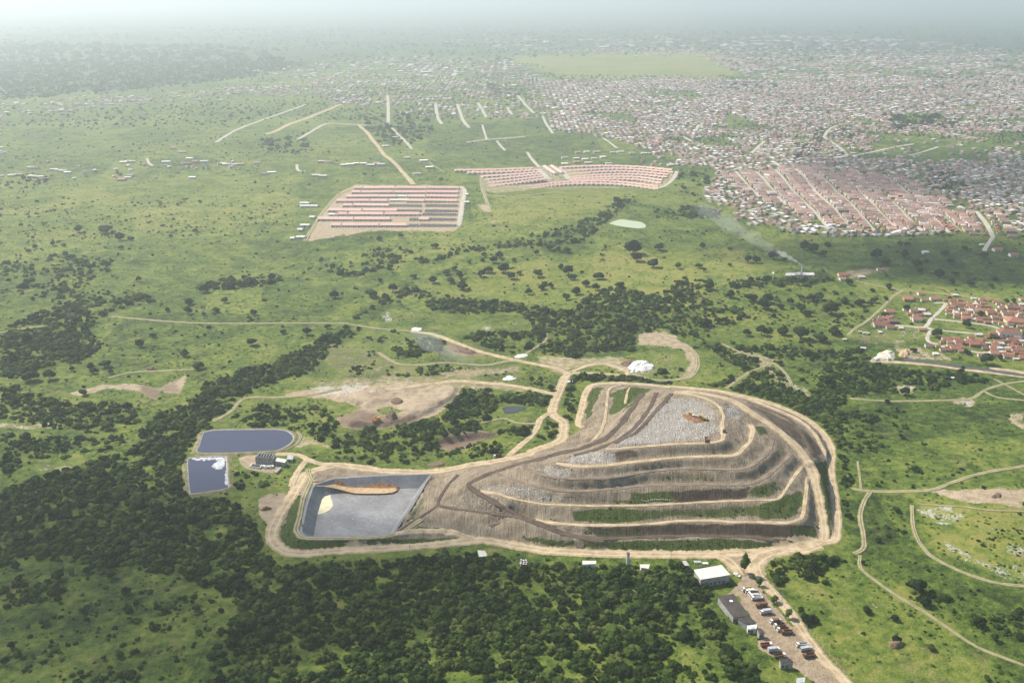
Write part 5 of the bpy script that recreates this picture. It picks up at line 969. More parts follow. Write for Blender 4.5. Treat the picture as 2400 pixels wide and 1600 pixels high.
x, y, z = G(*ZV([(682,505)])[0]); o = thing('house', 'small house with a bright blue front wall in the village', 'house', (x, y, z), R(-5)); link('wall', MB().box(-3.3, 3.3, -4, 4, -.2, 3.4).mesh('blue_wall', M['blue']), o); link('roof', MB().gable(-3.7, 3.7, -4.5, 4.5, 3.3, 1.6).mesh('blue_roof', M['redtile']), o); link('door', doorm, o, (.4, -4.02, 0)); link('window', winm, o, (-1.6, -4.02, 1.1))
# the streets above the pasture: one by one near the pasture, a mass further up
town = []
cand = []
for si, p in enumerate(STREETS):
    W = smooth([G(*q)[:2] for q in p], 12); W = W[::-1] if W[0][1] > W[-1][1] else W
    L = np.hypot(*np.diff(W, axis=0).T); s = np.concatenate([[0], np.cumsum(L)]); cnt = {1: 0, -1: 0}
    for t in np.arange(6, s[-1], 13.5):
        q = np.array([np.interp(t, s, W[:, k]) for k in (0, 1)]); e = np.array([np.interp(t + 2, s, W[:, k]) for k in (0, 1)]) - q; e /= max(np.hypot(*e), 1e-6); nrm = np.array([-e[1], e[0]])
        for sd_ in (1, -1):
            for row in (0, 1):
                if random.random() < .12: continue
                h = q + nrm * sd_ * (10.5 + 15 * row + random.random() * 2); cand.append((h[1], h[0], math.atan2(nrm[1], nrm[0]), si, sd_, row, t))
cand.sort(); ind = 0; cnts = {}
tk = {}
for yy, xx, an, si, sd_, row, t in cand:
    key = random.choice('ooddddow'); zz = float(HT(xx, yy)); px, py = project(xx, yy, zz)
    if ind < 95 and row == 0:
        c = cnts[si, sd_] = cnts.get((si, sd_), 0) + 1; ind += 1
        put_house(0, 0, None, key, f"{COLN[key]} roofed house, {ORD(c)} uphill on {'left' if sd_ > 0 else 'right'} side of {ORD(si + 1)} slanting street", 'houses on the slanting streets', rz=an - math.pi / 2 + (math.pi if random.random() < .5 else 0), parts=False, loc=(float(xx), float(yy), zz))
    else: town.append((xx, yy, zz, an, 9 + 4 * random.random(), 8 + 3 * random.random(), 3.2, key))
occupied = set((int(c[1] // 16), int(c[0] // 16)) for c in cand)
for (y0, y1, st) in ((1380, 2000, 11.5), (2000, 2800, 13), (2800, 4200, 18), (4200, 6500, 32), (6500, 11000, 70)):
    ya = np.arange(y0, y1, st); xa = np.arange(-.62 * y1, .62 * y1, st); X, Y = np.meshgrid(xa, ya); ca, sa = math.cos(.62), math.sin(.62)
    X = (X + (rng.random(X.shape) - .5) * st * .35).ravel(); Y = (Y + (rng.random(Y.shape) - .5) * st * .35).ravel()
    Z = HT(X, Y); px, py = project(X, Y, Z); k = (px > -30) & (px < 2430); X, Y, Z, px, py = X[k], Y[k], Z[k], px[k], py[k]
    wp = 1 / np.clip(Y / 700, .6, 6); d = lookup(M_CITY, px + 60 * wp * (fbm(X, Y, 60, 3) - .5), py + 30 * wp * (fbm(X, Y, 60, 5) - .5)); d = np.where(d > .95, .92, d * (.5 + 1.2 * (fbm(X, Y, 90, 8) > .48)))
    u = X * ca + Y * sa; v = -X * sa + Y * ca
    street = ((u % (st * 5)) < st * .55) | ((v % (st * 8)) < st * .5)
    k = (rng.random(len(X)) < d * .9) & ~street & (fbm(X, Y, 160, 61) < .72)
    X, Y, Z = X[k], Y[k], Z[k]
    if y0 < 2900: nr = near_road(X, Y, np.full(len(X), 5.0)); X, Y, Z = X[~nr], Y[~nr], Z[~nr]
    for a, b, c in zip(X, Y, Z):
        if (int(a // 16), int(b // 16)) in occupied: continue
        big = random.random() < .03; g_ = st / 16.5
        pal = fbm(np.array([a]), np.array([b]), 500, 13)[0]
        town.append((a, b, c, .62 + (math.pi / 2 if random.random() < .4 else 0) + .1 * (random.random() - .5), (8 + 5 * random.random()) * g_ * (2.2 if big else 1), (7.5 + 3 * random.random()) * g_, (3.2 + (3 if random.random() < .15 else 0)) * (1 + .35 * (g_ - 1)), random.choice('ooddwwss' if pal > .45 else 'oooddwws')))
for a in (A1([(80,1200),(130,1195),(220,1205),(270,1210),(240,1150),(210,1145),(370,1160),(400,1165),(430,1170),(460,1180),(830,1230),(870,1215),(890,1200),(840,1110),(870,1105),(900,1105),(1180,1015),(1310,1215),(1390,1105),(1540,1125),(1600,1125),(1640,1125),(1520,1118),(1750,1115),(1800,1190),(1850,1180),(2150,1200),(2200,1205),(2190,1105),(2230,1110),(1130,1108),(1290,1085),(1330,1108),(1240,1040)]), A2([(20,1130),(60,1125),(100,1120),(150,1120),(200,1130),(240,1120),(270,1125),(600,1145),(560,1100),(450,1080),(515,1190),(300,1000),(370,940),(1610,1045),(1670,1040),(1740,1040),(1850,1045),(1900,1040),(1980,1050),(2060,1050),(2150,1045),(1520,1080),(1600,1085),(1660,1090),(1720,1085),(1780,1075),(1820,1120),(1520,1122),(2240,1130),(2180,1075),(1600,1110),(1680,1115)])):
    for q in a:
        x, y, z = G(*q); town.append((x, y, z, .3 * random.random(), 12 + 5 * random.random(), 9, 3.6, random.choice('sswo')))
PAL = {'o': (.42, .275, .235), 'd': (.30, .20, .175), 'w': (.5, .47, .46), 's': (.84, .81, .78)}
T_ = np.array([t[:7] for t in town]); n = len(T_); ca, sa = np.cos(T_[:, 3]), np.sin(T_[:, 3])
wv = np.array([(-1, -1, 0), (1, -1, 0), (1, 1, 0), (-1, 1, 0), (-1, -1, 1), (1, -1, 1), (1, 1, 1), (-1, 1, 1)], float); rv = np.array([(-1.06, -1.08, 1), (1.06, -1.08, 1), (1.06, 1.08, 1), (-1.06, 1.08, 1), (-.9, -.04, 1.55), (.9, -.04, 1.55), (.9, .04, 1.55), (-.9, .04, 1.55)])
tv = np.vstack([wv, rv])[None].repeat(n, 0); low = np.array([t[7] in 'ws' for t in town]); tv[low, 12:, 2] = 1.18
lx = tv[..., 0] * T_[:, 4:5] / 2; ly = tv[..., 1] * T_[:, 5:6] / 2; lz = tv[..., 2] * T_[:, 6:7] - .2
VV = np.stack([T_[:, 0:1] + lx * ca[:, None] - ly * sa[:, None], T_[:, 1:2] + lx * sa[:, None] + ly * ca[:, None], T_[:, 2:3] + lz], -1).reshape(-1, 3)
tf = np.array([(0, 1, 5, 4), (1, 2, 6, 5), (2, 3, 7, 6), (3, 0, 4, 7), (8, 9, 13, 12), (9, 10, 14, 13), (10, 11, 15, 14), (11, 8, 12, 15), (12, 13, 14, 15), (8, 11, 10, 9)]); FF = (tf[None] + (np.arange(n) * 16)[:, None, None]).reshape(-1, 4)
pc = np.zeros((n, 16, 4)); pc[..., 3] = 1
for i, t in enumerate(town):
    pc[i, 8:, :3] = np.array(PAL[t[7]]) * (.75 + .5 * random.random()); pc[i, :8, :3] = random.choice([(.6, .54, .48), (.5, .4, .33), (.38, .25, .19), (.62, .6, .57), (.42, .34, .29)])
me = np_mesh('distant_town', VV, FF, M['town']); color_attr(me, 'paint', pc.reshape(-1, 4)); tag(link('distant_town', me), 'mass of distant houses spreading to the hazy horizon', None, None, 'stuff')
print('town', n)
# ------------------------------------------------------------------ estates of row houses
def frame(a, b):
    a, b = np.array(a[:2]), np.array(b[:2]); d = b - a; L = float(np.hypot(*d)); return L, math.atan2(d[1], d[0]), (a + b) / 2
E1 = [(183, [(805,905),(925,1305),(1330,1710),(1735,2105)], []), (236, [(770,880),(900,1290),(1310,1695),(1715,2100)], []), (290, [(705,1105),(1120,1325),(1485,1685),(1705,2095)], []), (345, [(580,985),(1005,1215),(1470,1670),(1690,2085)], []),
      (402, [(665,775),(800,1230)], [(1245,1640),(1690,2090)]), (468, [(470,895),(915,1335)], [(1345,1640),(1685,2090)]), (512, [(595,710),(735,1165),(1185,1620)], [(1655,2085)]), (576, [(345,790),(810,1245),(1620,1735)], [(1490,1605),(1745,2070)]), (652, [(515,635),(660,1100),(1135,1455)], [(1480,1605),(1625,2080)])]
BMESH = {}
for ri, (yb, done, bare) in enumerate(E1):
    for bi, (x0, x1) in enumerate(done):
        (ax, ay), (bx, by_) = ZE1([(x0, yb), (x1, yb)]); a, b = G(ax, ay), G(bx, by_); L, an, c = frame(a, b)
        z = float(HT(*c)); o = thing('row_house_block', f"white pink roofed terrace, {ORD(bi + 1)} from left in {ORD(ri + 1)} row of half built estate", 'terrace', (c[0], c[1], z), an, 'roofed terraces of the half built estate')
        k = round(L / 4)
        if k not in BMESH:
            h = L / 2; n = max(2, round(L / 8)); yw = MB(); op = MB()
            for i in range(n + 1): u = -h + L * i / n; yw.box(u - .12, u + .12, -5.2, -.02, 0, 1.9)
            for i in range(n): u = -h + L * (i + .5) / n; op.box(u - 2.6, u - 1.8, -.05, .03, 0, 2.0).box(u + .8, u + 1.9, -.05, .03, 1.1, 2.0)
            rf = MB().gable(-h - .5, h + .5, -.9, 10.9, 3.05, 2.5); gw = MB()
            for i in range(n + 1):
                u = -h + L * i / n; gw.add([(u - .15, -.9, 3.2), (u + .15, -.9, 3.2), (u + .15, 5, 5.85), (u - .15, 5, 5.85), (u - .15, 10.9, 3.2), (u + .15, 10.9, 3.2)], [(0, 1, 2, 3), (3, 2, 5, 4)])
            BMESH[k] = (MB().gable_walls(-h, h, 0, 10, 3.1, 2.2).mesh('terrace_wall', M['white']), rf.mesh('terrace_roof', M['pinktile']), yw.mesh('yard_wall', M['white']), op.mesh('opening', M['glass']), gw.mesh('party_ridge', M['white']))
        w_, r_, y_, p_, g_ = BMESH[k]; link('wall', w_, o); rr = link('roof', r_, o); q = link('party_ridges', g_, rr); q['kind'] = 'stuff'; q = link('yard_walls', y_, o); q['kind'] = 'stuff'; q = link('openings', p_, o); q['kind'] = 'stuff'
    for bi, (x0, x1) in enumerate(bare):
        (ax, ay), (bx, by_) = ZE1([(x0, yb), (x1, yb)]); a, b = G(ax, ay), G(bx, by_); L, an, c = frame(a, b); h = L / 2; n = max(2, round(L / 4)); z = float(HT(*c))
        o = thing('unfinished_block', f"roofless grey block shell, {ORD(bi + 1)} from left in {ORD(ri + 1)} row of half built estate", 'unfinished terrace', (c[0], c[1], z), an, 'roofless shells of the half built estate')
        w = MB().box(-h, h, 0, .25, 0, 1.5).box(-h, h, 9.75, 10, 0, 2.4).box(-h, h, 4.9, 5.1, .01, 2.0); link('wall', w.mesh('shell_wall', M['block']), o)
        pm = MB()
        for i in range(n + 1):
            u = -h + L * i / n; pm.add([(u - .1, -.04, 0), (u + .1, -.04, 0), (u + .1, -.04, 1.7), (u - .1, -.04, 1.7), (u - .1, 5, 2.7), (u + .1, 5, 2.7), (u - .1, 10.04, 2.0), (u + .1, 10.04, 2.0), (u - .1, 10.04, 0), (u + .1, 10.04, 0)], [(0, 1, 2, 3), (3, 2, 5, 4), (4, 5, 7, 6), (6, 7, 9, 8), (0, 3, 4, 6, 8), (1, 9, 7, 5, 2)])
        q = link('partitions', pm.mesh('partition', M['block']), o); q['kind'] = 'stuff'
E2 = [[(20,145),(400,133),(800,115)], [(145,166),(500,154),(835,135)], [(290,196),(600,180),(860,158)], [(345,222),(600,206),(880,180)], [(355,250),(600,236),(900,205)], [(365,280),(600,264),(930,232)],
      [(370,310),(700,284),(1000,258),(1250,248),(1600,250),(2020,285)], [(350,345),(700,308),(1000,282),(1300,273),(1650,280),(2025,312)],
      [(1065,105),(1400,96),(1800,98),(2160,128)], [(1110,132),(1500,121),(1800,123),(2170,152)], [(1140,162),(1500,148),(1800,152),(2120,177)], [(1165,192),(1500,178),(1800,181),(2110,203)], [(1160,218),(1500,203),(1800,208),(2060,231)], [(1170,240),(1500,226),(1800,231),(2050,256)],
      [(890,100),(940,130),(1000,170)], [(960,95),(1010,125),(1065,160)]]
for ri, line in enumerate(E2):
    P = smooth([G(*p)[:2] for p in ZE2(line)], 14); L = np.hypot(*np.diff(P, axis=0).T); s = np.concatenate([[0], np.cumsum(L)]); n = max(2, int(s[-1] / 9)); t = np.linspace(0, s[-1], n + 1); Q = np.stack([np.interp(t, s, P[:, k]) for k in (0, 1)], 1)
    org = Q.mean(0); z = float(HT(*org)); lab = f"long curved terrace of pink roofs, {ORD(ri + 1)} {'left' if ri < 6 else 'through' if ri < 8 else 'right'} row of the finished estate"
    if ri > 13: lab = f"short slanting terrace in the middle of the finished estate, {'left' if ri == 14 else 'right'} one"
    o = thing('row_house_terrace', lab, 'terrace', (org[0], org[1], z), 0, 'terraces of the finished estate'); w, r, d, g2 = MB(), MB(), MB(), MB()
    for i in range(n):
        a, b = Q[i] - org, Q[i + 1] - org; e = (b - a) / np.hypot(*(b - a)); nn = np.array([-e[1], e[0]]); st = .35 * (i % 2)
        def pt(u, v, h): q = a + (b - a) * u + nn * v; return (q[0], q[1], h + st)
        w.add([pt(.02, 0, -.5), pt(.98, 0, -.5), pt(.98, 8, -.5), pt(.02, 8, -.5), pt(.02, 0, 3), pt(.98, 0, 3), pt(.98, 8, 3), pt(.02, 8, 3), pt(.02, 4, 4.6), pt(.98, 4, 4.6)], [(0, 1, 5, 4), (2, 3, 7, 6), (1, 2, 6, 9, 5), (3, 0, 4, 8, 7)])
        r.add([pt(0, -.8, 2.9), pt(1, -.8, 2.9), pt(1, 4, 4.9), pt(0, 4, 4.9), pt(0, 8.8, 2.9), pt(1, 8.8, 2.9)], [(0, 1, 2, 3), (3, 2, 5, 4)])
        g2.add([pt(.03, -3.5, -.4), pt(.3, -3.5, -.4), pt(.3, -3.5, 2.4), pt(.03, -3.5, 2.4), pt(.03, -.1, 2.8), pt(.3, -.1, 2.8), pt(.03, -.1, -.4), pt(.3, -.1, -.4)], [(0, 1, 2, 3), (3, 2, 5, 4), (0, 3, 4, 6), (1, 7, 5, 2)])
        d.add([pt(.5, -.06, .8), pt(.85, -.06, .8), pt(.85, -.06, 2.1), pt(.5, -.06, 2.1)], [(0, 1, 2, 3)])
    q = link('walls', w.mesh('terrace_wall', M['white']), o); q['kind'] = 'stuff'; q = link('roofs', r.mesh('terrace_roof', M['pinktile']), o); q['kind'] = 'stuff'; q = link('porches', g2.mesh('porch', M['white']), o); q['kind'] = 'stuff'; q = link('windows', d.mesh('window', M['glass']), o); q['kind'] = 'stuff'

# ------------------------------------------------------------------ buildings of the tip and farms
def shed(px4, z, roofm, wallm, label, name='shed', cat='shed', over=.5, skylight=None, doors=2, slope=.5):
    """building under the roof whose four corners (back left, back right, front right, front left) are seen at these pixels"""
    g0 = G(*px4[3])[2] if False else 0
    q = [np.array(unproject(p[0], p[1], z), float) for p in px4]; c = sum(q) / 4; zg = float(HT(*c))
    o = thing(name, label, cat, (c[0], c[1], zg)); q = [p - c for p in q]; zt = z - zg
    inn = [p * (1 - over / max(np.hypot(*p), 1)) for p in q]
    w = MB(); w.add([(*p, -.5) for p in inn] + [(*p, zt - .1 + (slope * .9 if i < 2 else 0)) for i, p in enumerate(inn)], [(3, 2, 6, 7), (2, 1, 5, 6), (1, 0, 4, 5), (0, 3, 7, 4)]); link('wall', w.mesh(name + '_wall', wallm), o)
    zz = [zt + slope, zt + slope, zt, zt]
    r = MB().add([(*p, h) for p, h in zip(q, zz)] + [(*p, h - .16) for p, h in zip(q, zz)], [(3, 2, 1, 0), (4, 5, 6, 7), (0, 1, 5, 4), (1, 2, 6, 5), (2, 3, 7, 6), (3, 0, 4, 7)]); rr = link('roof', r.mesh(name + '_roof', roofm), o)
    a, b = inn[3], inn[2]; e = (b - a); L = np.hypot(*e); e /= L; an = math.atan2(e[1], e[0])
    for k in range(doors):
        p = a + e * L * (k + .7) / (doors + .4); n_ = np.array([e[1], -e[0]]); link('door', doorm, o, (*(p + n_ * .03), 0), an, (1.8, 1, min(1.2, (zt - .5) / 2.1)))
        p = a + e * L * (k + .25) / (doors + .4); link('window', winm, o, (*(p + n_ * .03), 1.2), an)
    if skylight:
        m = np.array(unproject(*skylight, z + .4), float) - c; k = MB().box(m[0] - .9, m[0] + .9, m[1] - .9, m[1] + .9, zt + .05, zt + slope + .25); link('skylight', k.mesh('skylight', M['white']), rr)
    return o
shed(ZS([(1600,370),(1965,305),(2085,425),(1690,490)]), 6, M['sheet'], M['concrete'], 'big workshop with a pale cream roof at the gate', 'workshop', 'workshop', .4, None, 3)
shed(ZY([(375,640),(550,608),(720,848),(548,856)]), 4.5, M['darkroof'], M['concrete'], 'long low building with a dark roof and one white skylight', 'office_building', 'building', .6, ZY([(525,684)])[0])
shed(ZY([(590,872),(725,858),(800,915),(690,930)]), 4, M['darkroof'], M['concrete'], 'short dark roofed annex below the long dark roof', 'annex', 'building', .5)
shed(ZY([(692,932),(806,930),(800,978),(702,984)]), 3.2, M['white'], M['white'], 'small white cabin at the foot of the dark roofed annex', 'cabin', 'cabin', .2, ZY([(750,955)])[0], 1, .1)
shed(ZY([(800,985),(850,985),(890,1020),(830,1030)]), 3.6, M['darkroof'], M['concrete'], 'narrow dark lean-to beside the white cabin', 'lean_to', 'shed', .3, None, 1)
shed(ZY([(1040,1310),(1160,1310),(1200,1340),(1060,1350)]), 3.6, M['darkroof'], M['concrete'], 'dark flat roofed shelter at the left of the lower yard', 'shelter', 'shed', .3, None, 1)
shed(ZY([(1230,1515),(1325,1505),(1320,1560),(1225,1568)]), 3.2, M['truckgrey'], M['truckgrey'], 'grey cabin at the bottom edge of the yard', 'cabin', 'cabin', .2, None, 1, .1)
shed(ZS([(140,250),(320,252),(318,284),(140,290)]), 3.5, M['sheet'], M['white'], 'small cream roofed shed below the haul road, left one', 'shed', 'shed', .4, None, 1)
shed(ZS([(890,298),(1025,298),(1010,345),(905,330)]), 3.5, M['sheet'], M['white'], 'small cream roofed shed in the scrub below the haul road, right one', 'shed', 'shed', .4, None, 1)
shed(ZS([(1445,252),(1500,250),(1545,305),(1490,305)]), 3, M['greyroof'], M['concrete'], 'small grey roofed hut behind the workshop', 'hut', 'hut', .3, None, 1)
shed(C2([(1508,664),(1558,668),(1578,702),(1520,710)]), 2.6, M['sheet'], M['white'], 'square pale tank house in the scrub below the lined pit', 'tank_house', 'hut', .3, None, 1, .1)
shed(ZT([(1455,540),(1582,565),(1555,602),(1420,578)]), 4, M['white'], M['concrete'], 'open shed with a white roof beside the concrete tank', 'shed', 'shed', .3, None, 1, .3)
shed(ZT([(1592,502),(1672,506),(1660,560),(1580,556)]), 2.6, M['truckgrey'], M['truckgrey'], 'grey blue tarpaulin store behind the white roofed shed', 'store', 'shed', .3, None, 1, .1)
shed(ZT([(1408,722),(1488,656),(1512,668),(1438,738)]), 1.6, M['concrete'], M['concrete'], 'long low concrete box in front of the white roofed shed', 'settling_box', 'tank', .2, None, 0, .02)
shed(B3([(700,325),(800,318),(802,330),(700,338)]), 5, M['greyroof'], M['white'], 'long white walled kiln building with grey roof', 'kiln_building', 'kiln', .5, None, 3, 1.2)
shed(B3([(815,320),(892,318),(900,332),(815,335)]), 5, M['greyroof'], M['white'], 'right wing of the kiln with a plain grey roof', 'kiln_wing', 'kiln', .5, None, 2, .8)
shed(B3([(606,315),(622,315),(622,325),(606,325)]), 5, M['white'], M['white'], 'small white hut at the left end of the palm band', 'hut', 'hut', .3, None, 1)
for q, lab in (((120,372,235), 'white roofed site shed, upper one left of the half built estate'), ((120,408,340), 'long white roofed site shed left of the half built estate'), ((240,548,300), 'narrow white site shed beside the estate track'), ((125,650,235), 'white site shed, lower middle one beside the estate track'), ((88,706,150), 'small white site shed near the foot of the estate track'), ((75,800,180), 'white roofed site shed at the lower end of the estate track'), ((0,815,45), 'white roofed site hut at the far left of the site sheds'), ((2185,360,2240), 'white walled shed right of the estate street'), ((2195,262,2230), 'small white shed at the upper right of the estate street'), ((1340,285,1460), 'low white site shed inside the half built estate, upper one'), ((1250,335,1460), 'white site shed inside the half built estate, lower one'), ((480,515,560), 'white tarpaulin store beside the half built estate')):
    (ax, ay), (bx, _) = ZE1([(q[0], q[1]), (q[2], q[1])]); a, b = G(ax, ay), G(bx, ay); L, an, c = frame(a, b); h = L / 2; o = thing('site_shed', lab, 'shed', (c[0], c[1], float(HT(*c))), an)
    link('wall', MB().gable_walls(-h, h, 0, 9, 2.8, .7).mesh('site_shed_wall', M['white']), o); link('roof', MB().gable(-h - .4, h + .4, -.6, 9.6, 2.75, 1.2).mesh('site_shed_roof', M['white']), o); link('door', doorm, o, (0, -.02, 0), 0, (2, 1, 1))
for q, k, lab in (((1085,340,60), 'o', 'farm house with orange roof right of the kiln'), ((1120,332,42), 'o', 'small farm house touching the right side of the kiln yard'), ((1215,352,45), 'w', 'pale farm house at the start of the farm track'), ((1085,368,40), 'o', 'low farm building in front of the kiln yard'), ((1345,303,50), 'o', 'lone ruined farm house on dark soil behind the kiln'), ((2140,170,60), 'o', 'lone farm house below the town edge'), ((2250,205,60), 'o', 'lone farm house with red roof at the right edge of the pasture'), ((2035,130,30), 's', 'little white shack below the town street'), ((1650,185,40), 'w', 'ruined pale hut in the dark pasture'), ((1555,1062,26), 's', 'x')):
    if lab != 'x': p = B3([q[:2]])[0]; put_house(p[0], p[1], q[2] / 2.904, k, lab, None, parts=True)
p = B2([(1555,1066)])[0]; put_house(p[0], p[1], 38 / 2.904, 's', 'small white guard hut beside the road junction behind the mound', None, name='guard_hut')
p = B1([(1025,975)])[0]; put_house(p[0], p[1], 40 / 2.904, 'd', 'small dark farm hut on the track above the red soil cut', None, name='farm_hut')
# concrete tank with beams
top = [np.array(unproject(*p, 6.2), float) for p in ZT([(1190,472),(1425,482),(1395,535),(1155,522)])]; c = sum(top) / 4; o = thing('concrete_tank', 'tall grey concrete tank with open beams on top beside the leachate pond', 'tank', (c[0], c[1], 0)); t_ = [q - c for q in top]
w = MB(); ins = [q * .94 for q in t_]; n4 = 4
w.add([(*q, -.3) for q in t_] + [(*q, 6.2) for q in t_] + [(*q, 6.2) for q in ins] + [(*q, 4.6) for q in ins], [(0, 1, 5, 4), (1, 2, 6, 5), (2, 3, 7, 6), (3, 0, 4, 7), (4, 5, 9, 8), (5, 6, 10, 9), (6, 7, 11, 10), (7, 4, 8, 11), (8, 9, 13, 12), (9, 10, 14, 13), (10, 11, 15, 14), (11, 8, 12, 15)]); link('wall', w.mesh('tank_wall', M['concrete']), o)
link('tank_water', MB().add([(*q, 4.7) for q in ins], [(0, 1, 2, 3)]).mesh('tank_water', M['darkwater']), o)
for k in range(6):
    f = (k + .7) / 6.4; a, b = t_[0] + (t_[1] - t_[0]) * f, t_[3] + (t_[2] - t_[3]) * f; link('beam', MB().cyl((*a, 6.4), (*b, 6.4), .28, .28, 6).mesh('beam', M['greyroof']), o)
for k in range(5):
    a, b = t_[3] + (t_[2] - t_[3]) * k / 4, 0; link('buttress', MB().box(a[0] - .25, a[0] + .25, a[1] - .5, a[1] - .02, -.3, 6.0).mesh('buttress', M['concrete']), o)
bq = [np.array(unproject(*p, 1.4), float) for p in ZT([(1110,612),(1232,640),(1222,668),(1072,650)])]; c = sum(bq) / 4; o = thing('basin', 'low dark water basin with pale rim in front of the concrete tank', 'basin', (c[0], c[1], 0)); bq = [q - c for q in bq]; inn = [q * .86 for q in bq]
link('rim', MB().add([(*q, -.2) for q in bq] + [(*q, 1.4) for q in bq] + [(*q, 1.4) for q in inn] + [(*q, .8) for q in inn], [(0, 1, 5, 4), (1, 2, 6, 5), (2, 3, 7, 6), (3, 0, 4, 7), (4, 5, 9, 8), (5, 6, 10, 9), (6, 7, 11, 10), (7, 4, 8, 11), (8, 9, 13, 12), (9, 10, 14, 13), (10, 11, 15, 14), (11, 8, 12, 15)]).mesh('basin_rim', M['sheet']), o); link('basin_water', MB().add([(*q, 1.0) for q in inn], [(0, 1, 2, 3)]).mesh('basin_water', M['darkwater']), o)
for k, (q, lab) in enumerate((((1255,668), 'left'), ((1310,676), 'middle'), ((1375,672), 'right'))):
    x, y, z = G(*ZT([q])[0]); o = thing('treatment_unit', f"white treatment unit in front of the concrete tank, {lab} one", 'tank', (x, y, z), .2 * k, 'white treatment units'); link('body', MB().box(-1.6, 1.6, -1.1, 1.1, 0, 1.7).mesh('unit_body', M['white']), o); link('dome', MB().cyl((-.5, 0, 1.7), (-.5, 0, 2.4), .7, .45, 10).mesh('unit_dome', M['white']), o); link('pipe', MB().cyl((1.0, -1.0, .9), (1.6, -2.4, .3), .12, .12, 6).mesh('unit_pipe', M['truckgrey']), o)
# white water tower by the haul road
x, y, z = G(*ZS([(733,293)])[0]); o = thing('water_tower', 'tall white cylindrical water tower below the haul road', 'water tower', (x, y, z)); link('shaft', MB().cyl((0, 0, -.3), (0, 0, 8.2), 1.05, 1.05, 16).mesh('tower_shaft', M['white']), o); link('cap', MB().cyl((0, 0, 8.2), (0, 0, 8.8), 1.2, .9, 16).mesh('tower_cap', M['redtile']), o); link('ladder', MB().box(.55, .62, -1.2, -1.12, 0, 8).box(1.0, 1.07, -1.2, -1.12, 0, 8).mesh('tower_ladder', M['chassis']), o)['kind'] = 'stuff'
# kiln chimney
x, y, z = G(*B3([(808,338)])[0]); o = thing('chimney', 'white smoking chimney of the kiln', 'chimney', (x, y, z)); link('stack', MB().cyl((0, 0, 0), (0, 0, 13), 1.3, .9, 10).mesh('stack', M['white']), o); link('rim', MB().cyl((0, 0, 13), (0, 0, 13.6), 1.1, 1.1, 10).mesh('stack_rim', M['concrete']), o)
KILN = (x, y, z + 13.5)
# drums
for k in range(11):
    q = C2([(1800 + 18 * (k % 3) + random.random() * 6, 742 + 13 * (k // 3) + random.random() * 5)])[0]; x, y, z = G(*q); red = k % 4 != 3
    o = thing('drum', f"{'red' if red else 'white'} drum in the pile below the haul road, {ORD(k + 1)} from the top", 'drum', (x, y, z), 0, 'drums piled in the scrub'); link('shell', MB().cyl((0, 0, 0), (0, 0, 1.5), .75, .75, 10).mesh('drum_shell', M['truckred' if red else 'white']), o); link('lid', MB().cyl((0, 0, 1.5), (0, 0, 1.6), .6, .6, 10).mesh('drum_lid', M['white']), o)
# poles
def pole(px, py, h, lab):
    x, y, z = G(px, py); o = thing('utility_pole', lab, 'utility pole', (x, y, z), .3); link('post', MB().cyl((0, 0, -.5), (0, 0, h), .17, .11, 7).mesh('pole_post', M['concrete']), o); link('crossarm', MB().box(-1, 1, -.07, .07, h - .7, h - .55).mesh('pole_crossarm', M['wood']), o)
for (zf_, p, h, lab) in ((C2, (1047,662), 8, 'thin pole beside the front haul road below the lined pit'), (ZS, (1297,268), 9, 'thin pole below the front haul road right of the water tower'), (ZS, (2233,110), 8, 'thin pole at the road fork above the gate'), (C2, (482,640), 6, 'thin pole on the grass bank below the lined pit'), (ZY, (1070,690), 8, 'thin pole beside the exit road fence'), (ZY, (1540,1235), 9, 'thin pole beside the lower exit road'), (ZL, (165,1180), 6, 'thin pole at the outer bend of the haul road')):
    q = zf_([p])[0]; pole(q[0], q[1], h, lab)
# fence along the exit road: posts one by one
fp = smooth([G(*p)[:2] for p in C4([(540,830),(610,930),(700,1030),(770,1110),(860,1220),(960,1340),(1040,1440),(1120,1540)])], 10); L = np.hypot(*np.diff(fp, axis=0).T); s = np.concatenate([[0], np.cumsum(L)])
fe = thing('post_fence', 'row of white fence posts along the exit road', 'fence', (*fp[0], float(HT(*fp[0])))); pmesh = MB().cyl((0, 0, -.2), (0, 0, 2.2), .13, .11, 6).mesh('fence_post', M['white']); bo = np.array(fe.location)
for t in np.arange(0, s[-1], 3.4): x, y = (np.interp(t, s, fp[:, k]) for k in (0, 1)); link('post', pmesh, fe, (x - bo[0], y - bo[1], float(HT(x, y)) - bo[2]))

